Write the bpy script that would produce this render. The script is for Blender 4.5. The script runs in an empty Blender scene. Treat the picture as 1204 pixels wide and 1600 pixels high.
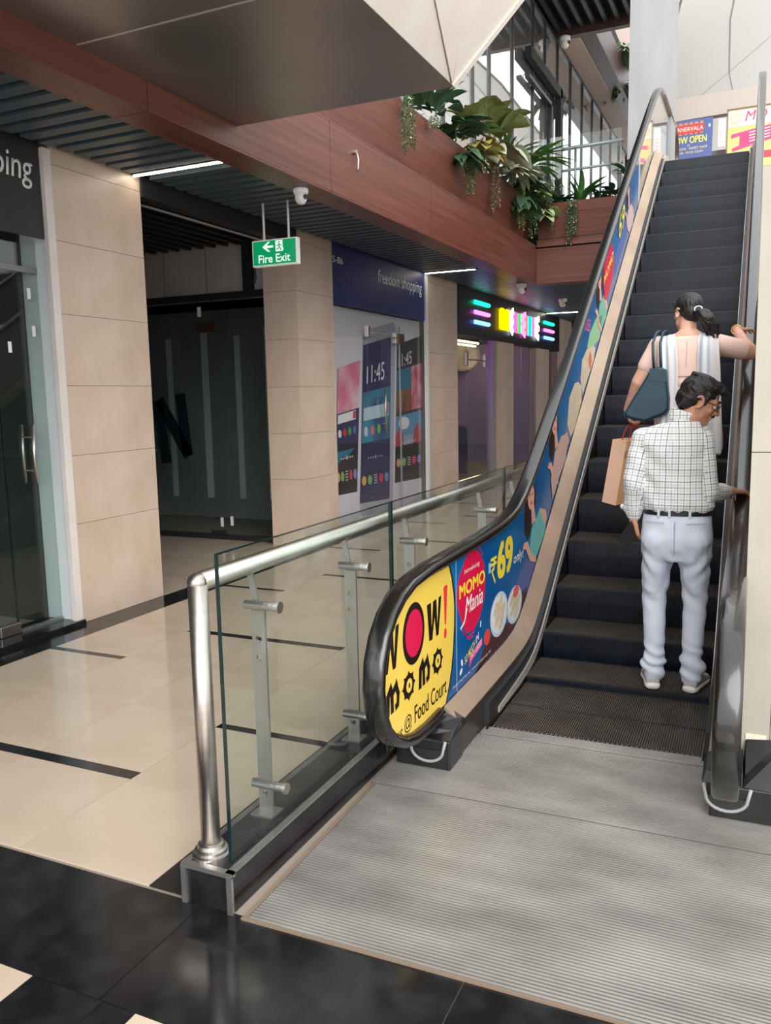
import bpy, bmesh, math, random
from mathutils import Vector, Matrix, noise
random.seed(7)
SC = bpy.context.scene
COL = SC.collection
# ------------------------------------------------------------------ camera
def cam_axes(yaw, pitch, roll):
    f = Vector((-math.sin(yaw)*math.cos(pitch), math.cos(yaw)*math.cos(pitch), -math.sin(pitch)))
    r = Vector((math.cos(yaw), math.sin(yaw), 0)); u = r.cross(f)
    c, s = math.cos(roll), math.sin(roll)
    return c*r+s*u, -s*r+c*u, f
_r, _u, _f = cam_axes(.43159, .13896, -.020212)
cd = bpy.data.cameras.new('camera'); cam = bpy.data.objects.new('camera', cd); COL.objects.link(cam)
cd.sensor_fit = 'HORIZONTAL'; cd.sensor_width = 36.0; cd.lens = 1295.8/1204*36.0; cd.clip_end = 300; cd.clip_start = .05
cam.matrix_world = Matrix(((_r.x,_u.x,-_f.x,0),(_r.y,_u.y,-_f.y,0),(_r.z,_u.z,-_f.z,1.65),(0,0,0,1)))
SC.camera = cam
# ------------------------------------------------------------------ sky, light, exposure
W = bpy.data.worlds.new('sky'); SC.world = W; W.use_nodes = True
bg = W.node_tree.nodes['Background']; bg.inputs[0].default_value = (.97, .985, 1, 1); bg.inputs[1].default_value = 1.25
sun_d = bpy.data.lights.new('overcast_sun', 'SUN'); sun_d.energy = 2.2; sun_d.angle = math.radians(55); sun_d.color = (1, .97, .93)
sun = bpy.data.objects.new('overcast_sun', sun_d); COL.objects.link(sun); sun.rotation_euler = Vector((-.42,.72,-.56)).to_track_quat('-Z','Y').to_euler()
SC.view_settings.view_transform = 'Standard'; SC.view_settings.look = 'None'; SC.view_settings.gamma = 1
SC.view_settings.use_curve_mapping = False; SC.view_settings.exposure = .75
SC.cycles.max_bounces = 10; SC.cycles.transparent_max_bounces = 24; SC.cycles.caustics_reflective = False; SC.cycles.caustics_refractive = False
SC.cycles.use_denoising = True
# ------------------------------------------------------------------ materials
def lin(c):
    return tuple(((x/255)/12.92 if x/255 <= .04045 else ((x/255+.055)/1.055)**2.4) for x in c)
MATS = {}
def mat(name, rgb, rough=.5, metal=0., rgb2=None, nscale=(8,8,8), detail=4, lo=.35, hi=.65, bump=0, bscale=None, emis=None, estr=0, spec=.5, coat=0, rvar=0, kind='noise', coords='Object'):
    if name in MATS: return MATS[name]
    m = bpy.data.materials.new(name); m.use_nodes = True; N = m.node_tree.nodes; L = m.node_tree.links
    b = N['Principled BSDF']; c = (*lin(rgb), 1)
    b.inputs['Base Color'].default_value = c; b.inputs['Roughness'].default_value = rough; b.inputs['Metallic'].default_value = metal
    b.inputs['Specular IOR Level'].default_value = spec
    if coat: b.inputs['Coat Weight'].default_value = coat; b.inputs['Coat Roughness'].default_value = .06
    if rgb2 or bump or rvar:
        tc = N.new('ShaderNodeTexCoord'); mp = N.new('ShaderNodeMapping'); mp.inputs['Scale'].default_value = nscale
        L.new(tc.outputs[coords], mp.inputs['Vector'])
        nz = N.new('ShaderNodeTexNoise'); nz.inputs['Scale'].default_value = 1; nz.inputs['Detail'].default_value = detail
        L.new(mp.outputs[0], nz.inputs['Vector']); fac = nz.outputs['Fac']
        if rgb2:
            cr = N.new('ShaderNodeValToRGB'); cr.color_ramp.elements[0].position = lo; cr.color_ramp.elements[1].position = hi
            cr.color_ramp.elements[0].color = c; cr.color_ramp.elements[1].color = (*lin(rgb2), 1)
            L.new(fac, cr.inputs[0]); L.new(cr.outputs[0], b.inputs['Base Color'])
        if rvar:
            mr = N.new('ShaderNodeMapRange'); mr.inputs['To Min'].default_value = max(0, rough-rvar); mr.inputs['To Max'].default_value = rough+rvar
            L.new(fac, mr.inputs['Value']); L.new(mr.outputs[0], b.inputs['Roughness'])
        if bump:
            bp = N.new('ShaderNodeBump'); bp.inputs['Strength'].default_value = bump; bp.inputs['Distance'].default_value = .01
            src = fac
            if bscale:
                n2 = N.new('ShaderNodeTexNoise'); n2.inputs['Scale'].default_value = bscale; n2.inputs['Detail'].default_value = 5
                L.new(tc.outputs[coords], n2.inputs['Vector']); src = n2.outputs['Fac']
            L.new(src, bp.inputs['Height']); L.new(bp.outputs[0], b.inputs['Normal'])
    if emis:
        b.inputs['Emission Color'].default_value = (*lin(emis), 1); b.inputs['Emission Strength'].default_value = estr
    MATS[name] = m; return m
def glass(name, tint=(1,1,1), refl=1.0, base=.03, haze=0.0, haze_rgb=(1,1,1)):
    if name in MATS: return MATS[name]
    m = bpy.data.materials.new(name); m.use_nodes = True; N = m.node_tree.nodes; L = m.node_tree.links
    N.remove(N['Principled BSDF']); out = N['Material Output']
    tr = N.new('ShaderNodeBsdfTransparent'); tr.inputs[0].default_value = (*tint, 1)
    gl = N.new('ShaderNodeBsdfGlossy'); gl.inputs['Roughness'].default_value = .02; gl.inputs[0].default_value = (1,1,1,1)
    lw = N.new('ShaderNodeLayerWeight'); pw = N.new('ShaderNodeMath'); pw.operation = 'POWER'; pw.inputs[1].default_value = 4.5; L.new(lw.outputs['Facing'], pw.inputs[0])
    mu = N.new('ShaderNodeMath'); mu.operation = 'MULTIPLY_ADD'; mu.inputs[1].default_value = .85*refl; mu.inputs[2].default_value = base*refl; mu.use_clamp = True
    L.new(pw.outputs[0], mu.inputs[0])
    src = tr.outputs[0]
    if haze:
        df = N.new('ShaderNodeBsdfDiffuse'); df.inputs[0].default_value = (*haze_rgb, 1)
        mh = N.new('ShaderNodeMixShader'); mh.inputs[0].default_value = haze
        L.new(tr.outputs[0], mh.inputs[1]); L.new(df.outputs[0], mh.inputs[2]); src = mh.outputs[0]
    mx = N.new('ShaderNodeMixShader'); L.new(mu.outputs[0], mx.inputs[0]); L.new(src, mx.inputs[1]); L.new(gl.outputs[0], mx.inputs[2])
    L.new(mx.outputs[0], out.inputs[0]); MATS[name] = m; return m
def emit(name, rgb, s):
    if name in MATS: return MATS[name]
    m = bpy.data.materials.new(name); m.use_nodes = True; N = m.node_tree.nodes; L = m.node_tree.links
    N.remove(N['Principled BSDF']); e = N.new('ShaderNodeEmission'); e.inputs[0].default_value = (*lin(rgb), 1); e.inputs[1].default_value = s
    L.new(e.outputs[0], N['Material Output'].inputs[0]); MATS[name] = m; return m
def plain(rgb, rough=.45, name=None):
    return mat(name or 'print_%02x%02x%02x' % rgb, rgb, rough)

M_tile = mat('beige_porcelain', (196,177,157), .10, rgb2=(208,190,170), nscale=(2.2,2.2,2.2), detail=6, spec=.5, rvar=.03)
M_gran = mat('black_granite', (26,26,28), .13, rgb2=(50,50,52), nscale=(7,7,7), detail=10, lo=.45, hi=.85, spec=.5, rvar=.08)
M_grout = mat('grout', (150,140,128), .8)
M_stone = mat('cream_marble', (204,181,161), .34, rgb2=(219,199,181), nscale=(3,3,2), detail=7, lo=.3, hi=.7)
M_stone_w = mat('pale_frame_stone', (222,214,208), .35, rgb2=(234,228,222), nscale=(5,5,3), detail=6)
M_wood = mat('reddish_wood_laminate', (88,47,37), .38, rgb2=(120,71,57), nscale=(18,.6,30), detail=6, lo=.3, hi=.75, spec=.45)
M_wood_x = mat('reddish_wood_laminate_cross', (86,47,38), .38, rgb2=(116,70,57), nscale=(.6,18,30), detail=6, lo=.3, hi=.75, spec=.45)
M_slat = mat('blue_grey_baffle', (66,79,90), .42, rgb2=(76,89,100), nscale=(2,14,14), spec=.45)
M_dark = mat('black_void_paint', (20,21,23), .8)
M_char = mat('charcoal_metal', (40,41,44), .42)
M_soff = mat('brushed_grey_panel', (138,134,132), .3, metal=.75, rgb2=(150,146,143), nscale=(1.2,1.2,1.2), rvar=.06)
M_clad = mat('cream_cladding', (238,230,220), .4, rgb2=(246,240,232), nscale=(3,3,3), detail=6)
M_steel = mat('brushed_steel', (190,184,178), .34, metal=1, rgb2=(196,190,184), nscale=(3,3,60), rvar=.05)
M_steel2 = mat('satin_steel_trim', (176,174,172), .38, metal=.9, rgb2=(196,194,192), nscale=(9,9,9))
M_plate = mat('ribbed_aluminium', (158,155,150), .45, metal=.6, rgb2=(196,193,188), nscale=(2.2,5,3), detail=5, lo=.3, hi=.72, rvar=.08)
M_deck = mat('champagne_aluminium', (188,164,144), .34, metal=.55, rgb2=(200,178,158), nscale=(3,3,3))
M_trim = mat('pale_aluminium_trim', (212,204,196), .35, metal=.5)
M_rub = mat('black_rubber', (18,17,17), .26, spec=.6, coat=.6)
M_blk = mat('black_plastic', (22,22,24), .3, rgb2=(34,34,36), nscale=(9,9,9), rvar=.08)
M_scuff = mat('scuffed_white_rubbing', (150,150,150), .6)
M_step = mat('step_tread_metal', (74,66,60), .45, metal=.3, rgb2=(92,84,76), nscale=(6,6,6))
M_riser = mat('step_riser_blue_sheen', (17,23,34), .3, metal=.2, rgb2=(25,32,45), nscale=(8,8,8))  # bluish sheen is put into the black riser's base colour
M_skirt = mat('skirt_black', (30,29,30), .22, metal=.5)
M_glass = glass('clear_glass', (.93,.97,.95))
M_glassd = glass('shop_glass', (.90,.94,.93), refl=1.0)
M_glasse = mat('green_glass_edge', (22,44,44), .1, spec=.6)
M_white = mat('white_paint', (226,228,230), .5)
M_wplas = mat('white_plastic', (232,232,232), .3)
M_plas = mat('bare_plaster', (176,166,158), .85, rgb2=(192,183,175), nscale=(3,3,1), detail=6)
M_pink = mat('pinkish_plaster', (206,184,172), .8)
M_pinkw = mat('rose_plaster_wall', (190,166,162), .85, rgb2=(200,178,172), nscale=(1,1,1))
M_colw = mat('white_column_paint', (152,152,154), .75, rgb2=(160,160,162), nscale=(4,4,1))
# ------------------------------------------------------------------ mesh helpers
class MB:
    def __init__(s): s.v = []; s.f = []
    def add(s, vs, fs):
        k = len(s.v); s.v += [tuple(v) for v in vs]; s.f += [tuple(i+k for i in f) for f in fs]; return s
    def box(s, x0, x1, y0, y1, z0, z1):
        v = [(x,y,z) for z in (z0,z1) for y in (y0,y1) for x in (x0,x1)]
        return s.add(v, [(0,2,3,1),(4,5,7,6),(0,1,5,4),(2,6,7,3),(0,4,6,2),(1,3,7,5)])
    def hexa(s, b4, t4):
        return s.add(list(b4)+list(t4), [(3,2,1,0),(4,5,6,7),(0,1,5,4),(1,2,6,5),(2,3,7,6),(3,0,4,7)])
    def cyl(s, p0, p1, r0, r1=None, n=16, caps=True):
        r1 = r0 if r1 is None else r1
        p0, p1 = Vector(p0), Vector(p1); d = (p1-p0).normalized(); a = d.orthogonal().normalized(); b = d.cross(a)
        v = []
        for p, r in ((p0,r0),(p1,r1)):
            for i in range(n):
                t = 2*math.pi*i/n; v.append(p+(a*math.cos(t)+b*math.sin(t))*r)
        f = [(i,(i+1)%n,n+(i+1)%n,n+i) for i in range(n)]
        if caps: f += [tuple(range(n-1,-1,-1)), tuple(range(n,2*n))]
        return s.add(v, f)
    def tube(s, path, r, n=10, closed=False):
        P = [Vector(p) for p in path]; m = len(P); R = r if hasattr(r,'__len__') else [r]*m
        rings = []; a = None
        for i in range(m):
            if closed: d = P[(i+1)%m]-P[i-1]
            else: d = P[min(i+1,m-1)]-P[max(i-1,0)]
            d.normalize()
            a = d.orthogonal().normalized() if a is None else (a-d*a.dot(d)).normalized()
            b = d.cross(a)
            rings.append([P[i]+(a*math.cos(2*math.pi*k/n)+b*math.sin(2*math.pi*k/n))*R[i] for k in range(n)])
        v = [q for rg in rings for q in rg]; f = []
        for i in range(m if closed else m-1):
            j = (i+1)%m
            for k in range(n): f.append((i*n+k, i*n+(k+1)%n, j*n+(k+1)%n, j*n+k))
        if not closed: f += [tuple(range(n-1,-1,-1)), tuple(range((m-1)*n, m*n))]
        return s.add(v, f)
    def lathe(s, prof, c=(0,0,0), n=20, axis='z'):
        v = []
        for r, h in prof:
            for i in range(n):
                t = 2*math.pi*i/n; x, y = r*math.cos(t), r*math.sin(t)
                q = (x,y,h) if axis == 'z' else ((h,x,y) if axis == 'x' else (y,h,x))
                v.append((c[0]+q[0], c[1]+q[1], c[2]+q[2]))
        m = len(prof); f = []
        for i in range(m-1):
            for k in range(n): f.append((i*n+k, i*n+(k+1)%n, (i+1)*n+(k+1)%n, (i+1)*n+k))
        f += [tuple(range(n-1,-1,-1)), tuple(range((m-1)*n, m*n))]
        return s.add(v, f)
    def prism(s, pts, fn, d):
        """flat outline pts (a,b) mapped by fn(a,b,h) -> xyz, between h=0 and h=d"""
        n = len(pts); v = [fn(a,b,0) for a,b in pts]+[fn(a,b,d) for a,b in pts]
        return s.add(v, [tuple(range(n-1,-1,-1)), tuple(range(n,2*n))]+[(i,(i+1)%n,n+(i+1)%n,n+i) for i in range(n)])
    def loft(s, rings, n=24, power=2.0):
        """rings: (center, rx vector, ry vector)"""
        v = []
        for c, a, b in rings:
            c, a, b = Vector(c), Vector(a), Vector(b)
            for i in range(n):
                t = 2*math.pi*i/n; ct, st = math.cos(t), math.sin(t)
                ct = math.copysign(abs(ct)**(2/power), ct); st = math.copysign(abs(st)**(2/power), st)
                v.append(c+a*ct+b*st)
        m = len(rings); f = []
        for i in range(m-1):
            for k in range(n): f.append((i*n+k, i*n+(k+1)%n, (i+1)*n+(k+1)%n, (i+1)*n+k))
        f += [tuple(range(n-1,-1,-1)), tuple(range((m-1)*n, m*n))]
        return s.add(v, f)
    def ell(s, c, r, R=None, n=16, m=10):
        c = Vector(c); v = [];
        for i in range(1, m):
            ph = math.pi*i/m
            for k in range(n):
                t = 2*math.pi*k/n; q = Vector((r[0]*math.sin(ph)*math.cos(t), r[1]*math.sin(ph)*math.sin(t), r[2]*math.cos(ph)))
                v.append(c+(R @ q if R else q))
        top = Vector((0,0,r[2])); v += [c+(R @ top if R else top), c-(R @ top if R else top)]
        f = []
        for i in range(m-2):
            for k in range(n): f.append((i*n+k, (i+1)*n+k, (i+1)*n+(k+1)%n, i*n+(k+1)%n))
        a, b = (m-1)*n, (m-1)*n+1
        for k in range(n): f += [(a, k, (k+1)%n), (b, (m-2)*n+(k+1)%n, (m-2)*n+k)]
        return s.add(v, f)
    def cap(s, p0, p1, r0, r1, n=14):
        p0, p1 = Vector(p0), Vector(p1); d = (p1-p0)
        L = d.length; d = d.normalized() if L > 1e-6 else Vector((0,0,1)); a = d.orthogonal().normalized(); b = d.cross(a)
        prof = [(r0*math.sin(q), -r0*math.cos(q)) for q in (.25,.6,1.0,1.35)]+[(r0,0),(r1,L)]+[(r1*math.cos(q), L+r1*math.sin(q)) for q in (.3,.65,1.0,1.35)]
        v = []
        for r, h in prof:
            for i in range(n):
                t = 2*math.pi*i/n; v.append(p0+d*h+(a*math.cos(t)+b*math.sin(t))*r)
        m = len(prof); f = []
        for i in range(m-1):
            for k in range(n): f.append((i*n+k, i*n+(k+1)%n, (i+1)*n+(k+1)%n, (i+1)*n+k))
        f += [tuple(range(n-1,-1,-1)), tuple(range((m-1)*n, m*n))]
        return s.add(v, f)
    def mesh(s, name, m, smooth=False):
        me = bpy.data.meshes.new(name); me.from_pydata(s.v, [], s.f); me.validate()
        bm = bmesh.new(); bm.from_mesh(me); bmesh.ops.recalc_face_normals(bm, faces=bm.faces[:]); bm.to_mesh(me); bm.free()
        me.materials.append(m)
        if smooth:
            for p in me.polygons: p.use_smooth = True
        return me
    def build(s, name, m, parent=None, smooth=False, bevel=0, seg=2, world=True, kind=None):
        return obj(name, s.mesh(name, m, smooth), parent, bevel, seg, world, kind)
ROOTM = {}
def obj(name, me, parent=None, bevel=0, seg=2, world=True, kind=None):
    o = bpy.data.objects.new(name, me); COL.objects.link(o)
    if parent is not None:
        o.parent = parent
        if world and parent.name in ROOTM: o.matrix_parent_inverse = ROOTM[parent.name].inverted()
    if bevel:
        b = o.modifiers.new('bevel', 'BEVEL'); b.width = bevel; b.segments = seg; b.limit_method = 'ANGLE'; b.angle_limit = .6
    if kind: o['kind'] = kind
    return o
def empty(name, loc=(0,0,0), rz=0, label=None, cat=None, group=None, kind=None, rot=None):
    o = bpy.data.objects.new(name, None); COL.objects.link(o); o.location = loc; o.rotation_euler = rot or (0,0,rz)
    o.empty_display_size = .1
    ROOTM[o.name] = Matrix.Translation(loc) @ (Matrix.Rotation(rz,4,'Z') if not rot else __import__('mathutils').Euler(rot).to_matrix().to_4x4())
    tag(o, label, cat, group, kind); return o
def tag(o, label=None, cat=None, group=None, kind=None):
    if label: o['label'] = label
    if cat: o['category'] = cat
    if group: o['group'] = group
    if kind: o['kind'] = kind
    return o
def box(name, m, x0, x1, y0, y1, z0, z1, parent=None, bevel=0, kind=None, world=True):
    return MB().box(x0,x1,y0,y1,z0,z1).build(name, m, parent, bevel=bevel, kind=kind, world=world)
UNIT = {}
def piece(name, m, x0, x1, y0, y1, z0, z1, parent=None, world=True):
    """a box that shares its mesh with equal boxes"""
    k = (m.name, round(x1-x0,3), round(y1-y0,3), round(z1-z0,3))
    if k not in UNIT: UNIT[k] = MB().box(0,k[1],0,k[2],0,k[3]).mesh(name, m)
    o = bpy.data.objects.new(name, UNIT[k]); COL.objects.link(o)
    if parent is not None:
        o.parent = parent
        if world and parent.name in ROOTM: o.matrix_parent_inverse = ROOTM[parent.name].inverted()
    o.location = (x0,y0,z0); return o
def text_mesh(name, body, fn, a0, a1, b0, b1, m, parent=None, bold=0, shear=0, depth=.0015, space=1.0, world=True, heavy=0):
    """lettering fitted to the rectangle a0..a1 x b0..b1 of a surface; fn(a,b,h) -> xyz"""
    cu = bpy.data.curves.new(name, 'FONT'); cu.body = body; cu.size = 1; cu.shear = shear; cu.offset = min(bold, .012); cu.space_character = space; cu.resolution_u = 4
    t = bpy.data.objects.new(name, cu); COL.objects.link(t)
    dg = bpy.context.evaluated_depsgraph_get(); me = bpy.data.meshes.new_from_object(t.evaluated_get(dg))
    bpy.data.objects.remove(t); bpy.data.curves.remove(cu)
    xs = [v.co.x for v in me.vertices]; ys = [v.co.y for v in me.vertices]
    X0, X1, Y0, Y1 = min(xs), max(xs), min(ys), max(ys)
    bm = bmesh.new(); bm.from_mesh(me)
    if heavy:
        base = bm.faces[:]
        for q_, (dx, dy) in enumerate(((heavy,0),(0,heavy*.6),(heavy,heavy*.6))):
            d_ = bmesh.ops.duplicate(bm, geom=base); bmesh.ops.translate(bm, vec=(dx,dy,.00012*(q_+1)), verts=[e for e in d_['geom'] if isinstance(e, bmesh.types.BMVert)])
        X1 += heavy; Y1 += heavy*.6
    top = set()
    if depth > .001:
        ext = bmesh.ops.extrude_face_region(bm, geom=bm.faces[:])
        top = {e for e in ext['geom'] if isinstance(e, bmesh.types.BMVert)}
    for v in bm.verts:
        a = a0+(v.co.x-X0)/(X1-X0)*(a1-a0); b = b0+(v.co.y-Y0)/(Y1-Y0)*(b1-b0)
        v.co = fn(a, b, depth if v in top else (v.co.z if heavy else 0))
    if depth > .001: bmesh.ops.recalc_face_normals(bm, faces=bm.faces[:])
    bm.to_mesh(me); bm.free()
    me.materials.clear(); me.materials.append(m)
    return obj(name, me, parent, world=world)
def ellpts(ca, cb, ra, rb, n=28, rot=0, p=2):
    out = []
    for i in range(n):
        t = 2*math.pi*i/n; c, s = math.cos(t), math.sin(t)
        x, y = ra*math.copysign(abs(c)**(2/p), c), rb*math.copysign(abs(s)**(2/p), s)
        out.append((ca+x*math.cos(rot)-y*math.sin(rot), cb+x*math.sin(rot)+y*math.cos(rot)))
    return out
def stroke(mb, pts, w, fn, d):
    """a thick polyline made of quads on a surface"""
    for i in range(len(pts)-1):
        (x0,y0),(x1,y1) = pts[i], pts[i+1]; L = math.hypot(x1-x0, y1-y0) or 1; nx, ny = -(y1-y0)/L*w/2, (x1-x0)/L*w/2
        ex, ey = (x1-x0)/L*w*.3, (y1-y0)/L*w*.3
        mb.prism([(x0+nx-ex,y0+ny-ey),(x0-nx-ex,y0-ny-ey),(x1-nx+ex,y1-ny+ey),(x1+nx+ex,y1+ny+ey)], fn, d*(1+.02*(i%2)))
    return mb
# ================================================================== SETTING
floor = box('floor', M_grout, -10, 10, -4, 27, -.25, -.005, kind='structure')
M_tiles = M_tile
def tile(m, x0, x1, y0, y1): piece('tile', m, x0+.0015, x1-.0015, y0+.0015, y1-.0015, -.005, 0, floor)
xs = [-4.36,-3.74,-3.115,-2.49,-1.87]
first = [3.985, 2.665, 2.665, 3.286]        # where the first black strip of each column starts
for i in range(4):
    y = 2.055; s = first[i]
    joints = []
    k = s
    while k > y+.1: k -= .645
    starts = [y]
    yy = s
    while yy-.645 > y+.05: yy -= .645; starts.append(yy)
    starts = sorted(set(round(q,3) for q in starts))
    for a, b in zip(starts, starts[1:]+[s]): tile(M_tile, xs[i], xs[i+1], a, b)
    y = s
    while y < 20:
        w = .07 if i in (1,2) else .055
        tile(M_gran, xs[i], xs[i+1], y, y+w); y += w
        for _ in range(3): tile(M_tile, xs[i], xs[i+1], y, y+.6416); y += .6416
for k in range(15): tile(M_gran, -4.63, -4.36, .8+k*1.3, .8+k*1.3+1.3)
for k in range(9): tile(M_gran, -1.87, -1.70, 2.055+k*1.25, 2.055+(k+1)*1.25)
for x0, x1 in ((-4.3,-3.35),(-3.35,-2.49),(-2.49,-1.63),(-1.63,-.72),(-.72,.2),(.2,1.1)): tile(M_gran, x0, x1, 1.565, 2.04)
for x0, x1, m in ((-3.1,-2.49,M_tile),(-2.49,-1.88,M_tile),(-1.88,-1.615,M_gran),(-1.615,-1.5,M_gran),(-1.5,-.9,M_tile),(-.9,-.3,M_tile),(-.3,.3,M_tile)):
    for y0 in (.315,.94): tile(m, x0, x1, y0, y0+.625)
for i in range(5):
    for j in range(4): tile(M_tile, -7.75+i*.6236, -7.75+(i+1)*.6236, 5.5+j*.64, 5.5+(j+1)*.64)
for y0, y1 in ((2.04,2.9),(2.9,3.8)): tile(M_gran, .28, 1.2, y0, y1)
for i in range(6):
    for j in range(12): tile(M_tile, -1.68+i*.64, -1.68+(i+1)*.64, 12.9+j*.64, 12.9+(j+1)*.64)

def pillar(y0, y1, depth, faces):
    p = box('pillar', M_grout, -4.65-depth, -4.65, y0+.02, y1-.02, 0, 3.75, kind='structure')
    zs = [0.0, .752, 1.26, 1.77, 2.28, 2.79, 3.305, 3.75]
    for a, b in zip(zs, zs[1:]):
        piece('stone_panel', M_stone, -4.65, -4.63, y0, y1, a+.0015, b-.0015, p)
        if 'near' in faces: piece('stone_panel', M_stone, -4.65-depth, -4.6505, y0, y0+.02, a+.0015, b-.0015, p)
    return p
pillar(4.57, 5.49, .65, '')
p2 = pillar(7.90, 8.72, .40, 'near')
pillar(11.68, 12.98, .5, '')
pillar(15.15, 16.27, .14, ''); pillar(18.1, 19.2, .14, ''); pillar(20.13, 21.6, .5, '')
# shop walls behind the fronts
wl = MB()
for a in ((-9.2,-9,-4,27,0,3.75), (-9,-4.9,-4,-3.8,0,3.75), (-9,-5.3,4.56,5.3,0,3.75), (-9,-5.06,11.7,11.8,0,3.75), (-9,-5.15,12.7,12.8,0,3.75), (-9,-4.65,24.9,25.1,0,3.75)): wl.box(*a)
wl.build('wall_left', mat('dim_shop_wall', (66,66,66), .8, rgb2=(78,78,76), nscale=(2,2,1)), kind='structure')
box('wall_far', mat('far_wall', (120,112,108), .7), -4.6, 9, 26.5, 26.7, 0, 3.75, kind='structure')
# left shop: pale reveal, stone jamb strip, threshold
box('trim_1', mat('pale_blue_white_reveal', (216,226,230), .45), -4.93, -4.665, 4.525, 4.5695, .03, 3.4, kind='structure')
box('trim_2', M_stone_w, -4.664, -4.625, 4.50, 4.569, .03, 3.40, kind='structure')
box('threshold', M_gran, -4.95, -4.60, -2, 4.569, 0, .032, kind='structure')
# corridor: plaster panel over the glass wall, post, stained strip
pw = box('wall_back', M_plas, -9, -5.42, 8.1, 8.2, 2.85, 3.75, kind='structure')
for x in (-5.95,-6.55,-7.15): piece('joint_bead', mat('plaster_joint', (150,140,132), .9), x, x+.02, 8.097, 8.1, 2.85, 3.7, pw)
box('trim_3', M_dark, -5.415, -5.29, 8.05, 8.15, 2.85, 3.6, kind='structure')
sw = box('trim_4', mat('stained_white_strip', (196,192,190), .7, rgb2=(90,86,84), nscale=(14,14,5), lo=.55, hi=.62), -5.29, -5.06, 8.1, 8.14, 2.85, 3.6, kind='structure')
dr = MB(); dr.box(-9,-4.9,9.55,9.7,0,2.85); dr.build('wall_corridor', mat('dark_board_wall', (124,128,128), .8, rgb2=(138,142,142), nscale=(3,1,1)), kind='structure')
for i, x in enumerate((-7.75,-7.15,-6.6,-6.12,-5.62,-5.2)):
    piece('joint_tape', mat('filled_board_joint', (206,212,210), .9), x, x+.09+.02*(i%2), 9.54, 9.55, .28, 2.5+.1*(i%2))
    bpy.context.scene.collection.objects[-1]['kind'] = 'structure'
# ---- lower ceiling with baffles
ceil = MB(); ceil.box(-9,-3.45,-4,13,3.72,4.35); ceil.box(-9,9,13,27,3.72,4.35)
ceil = ceil.build('ceiling', M_dark, kind='structure')
y = -.04
while y < 22:
    x1 = -3.54 if y < 13.1 else (-1.0)
    if not any(abs(y+.05-q) < .07 for q in (5.40, 11.55, 18.78)): piece('slat', M_slat, -4.575, x1, y, y+.098, 3.40, 3.52, ceil)
    y += .1595
for i in range(20):
    piece('slat', mat('dark_baffle', (34,36,40), .5), -4.98-i*.17, -4.98-i*.17+.05, 5.5, 8.09, 3.36, 3.5, ceil)
box('beam', M_char, -4.74, -4.61, 5.49, 7.9, 3.265, 3.42, kind='structure')
box('trim_5', M_wplas, -4.93, -4.915, 5.49, 8.05, 3.295, 3.31, kind='structure')
# ---- wood fascia of the upper floor: underside, face, ledge, leaning upper band, in panels
fas = MB(); fas.box(-3.50,-3.30,-4,12.78,3.32,3.80); fas.box(-3.50,2.2,12.80,13.0,3.32,3.80); fas = fas.build('fascia', M_dark, kind='structure')
seams = [-1.6,.4,2.4,4.0,6.2,8.4,10.6,12.75]
for a, b in zip(seams, seams[1:]):
    a += .003; b -= .003
    box('wood_panel', M_wood, -3.53, -3.281, a, b, 3.285, 3.30, fas)
    box('wood_panel', M_wood, -3.30, -3.28, a, b, 3.301, 3.83, fas)
    box('wood_panel', M_wood, -3.46, -3.279, a, b, 3.831, 3.85, fas)
    MB().hexa([(-3.46,a,3.85),(-3.42,a,3.85),(-3.42,b,3.85),(-3.46,b,3.85)], [(-3.36,a,4.47),(-3.32,a,4.47),(-3.32,b,4.47),(-3.36,b,4.47)]).build('wood_panel', M_wood, fas)
xe = [-3.28,-2.0,-.6,.8,2.2]
for a, b in zip(xe, xe[1:]):
    a += .003; b -= .003
    box('wood_panel', M_wood_x, a, b, 12.75, 12.77, 3.301, 3.80, fas)
    box('wood_panel', M_wood_x, a, b, 12.751, 13.05, 3.285, 3.30, fas)
    box('wood_panel', M_wood_x, a, b, 12.78, 12.80, 3.83, 3.93, fas)
    MB().hexa([(a,12.86,3.95),(b,12.86,3.95),(b,12.9,3.95),(a,12.9,3.95)], [(a,12.78,4.45),(b,12.78,4.45),(b,12.82,4.45),(a,12.82,4.45)]).build('wood_panel', M_wood_x, fas)
box('trim_6', M_dark, -3.3, 2.2, 12.82, 12.95, 3.80, 3.95, kind='structure')
# planter troughs (soil level) and the upper floor
pl = MB(); pl.box(-3.75,-3.38,-2,12.9,4.15,4.42); pl.box(-3.4,-1.4,12.83,13.25,4.15,4.42)
pl.build('planter_bed', mat('dark_soil', (44,36,30), .95, rgb2=(60,50,40), nscale=(20,20,20)), kind='structure')
uf = MB(); uf.box(-9,-3.76,-4,27,4.351,4.46); uf.box(-3.76,9,13.26,17.4,4.351,4.46); uf.build('upper_floor', M_tile, kind='structure')
# ---- grey soffit overhead with splayed cream cladding
so = MB().box(-3.279,-1.79,-1.5,4.91,3.47,3.9).build('bridge_soffit', M_dark, kind='structure')
for a, b in ((-1.5,.6),(.6,3.458),(3.464,4.91)): box('soffit_panel', M_soff, -3.278, -1.762, a, b, 3.45, 3.468, so)
box('trim_7', M_trim, -3.27, -1.77, 3.455, 3.467, 3.4475, 3.47, kind='structure')
D1 = Vector((.40,0,.386)); A0 = Vector((-1.76,4.91,3.45))
def sp(y, t, h=0): return Vector((A0.x+D1.x*t+.03*h*0, y, A0.z+D1.z*t)) + Vector((-.694,0,.72))*h
cl = MB(); cl.hexa([sp(-1.5,0,.05), sp(4.90,0,.05), sp(4.90,2.6,.05), sp(-1.5,2.6,.05)], [sp(-1.5,0,.3), sp(4.90,0,.3), sp(4.90,2.6,.3), sp(-1.5,2.6,.3)])
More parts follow.
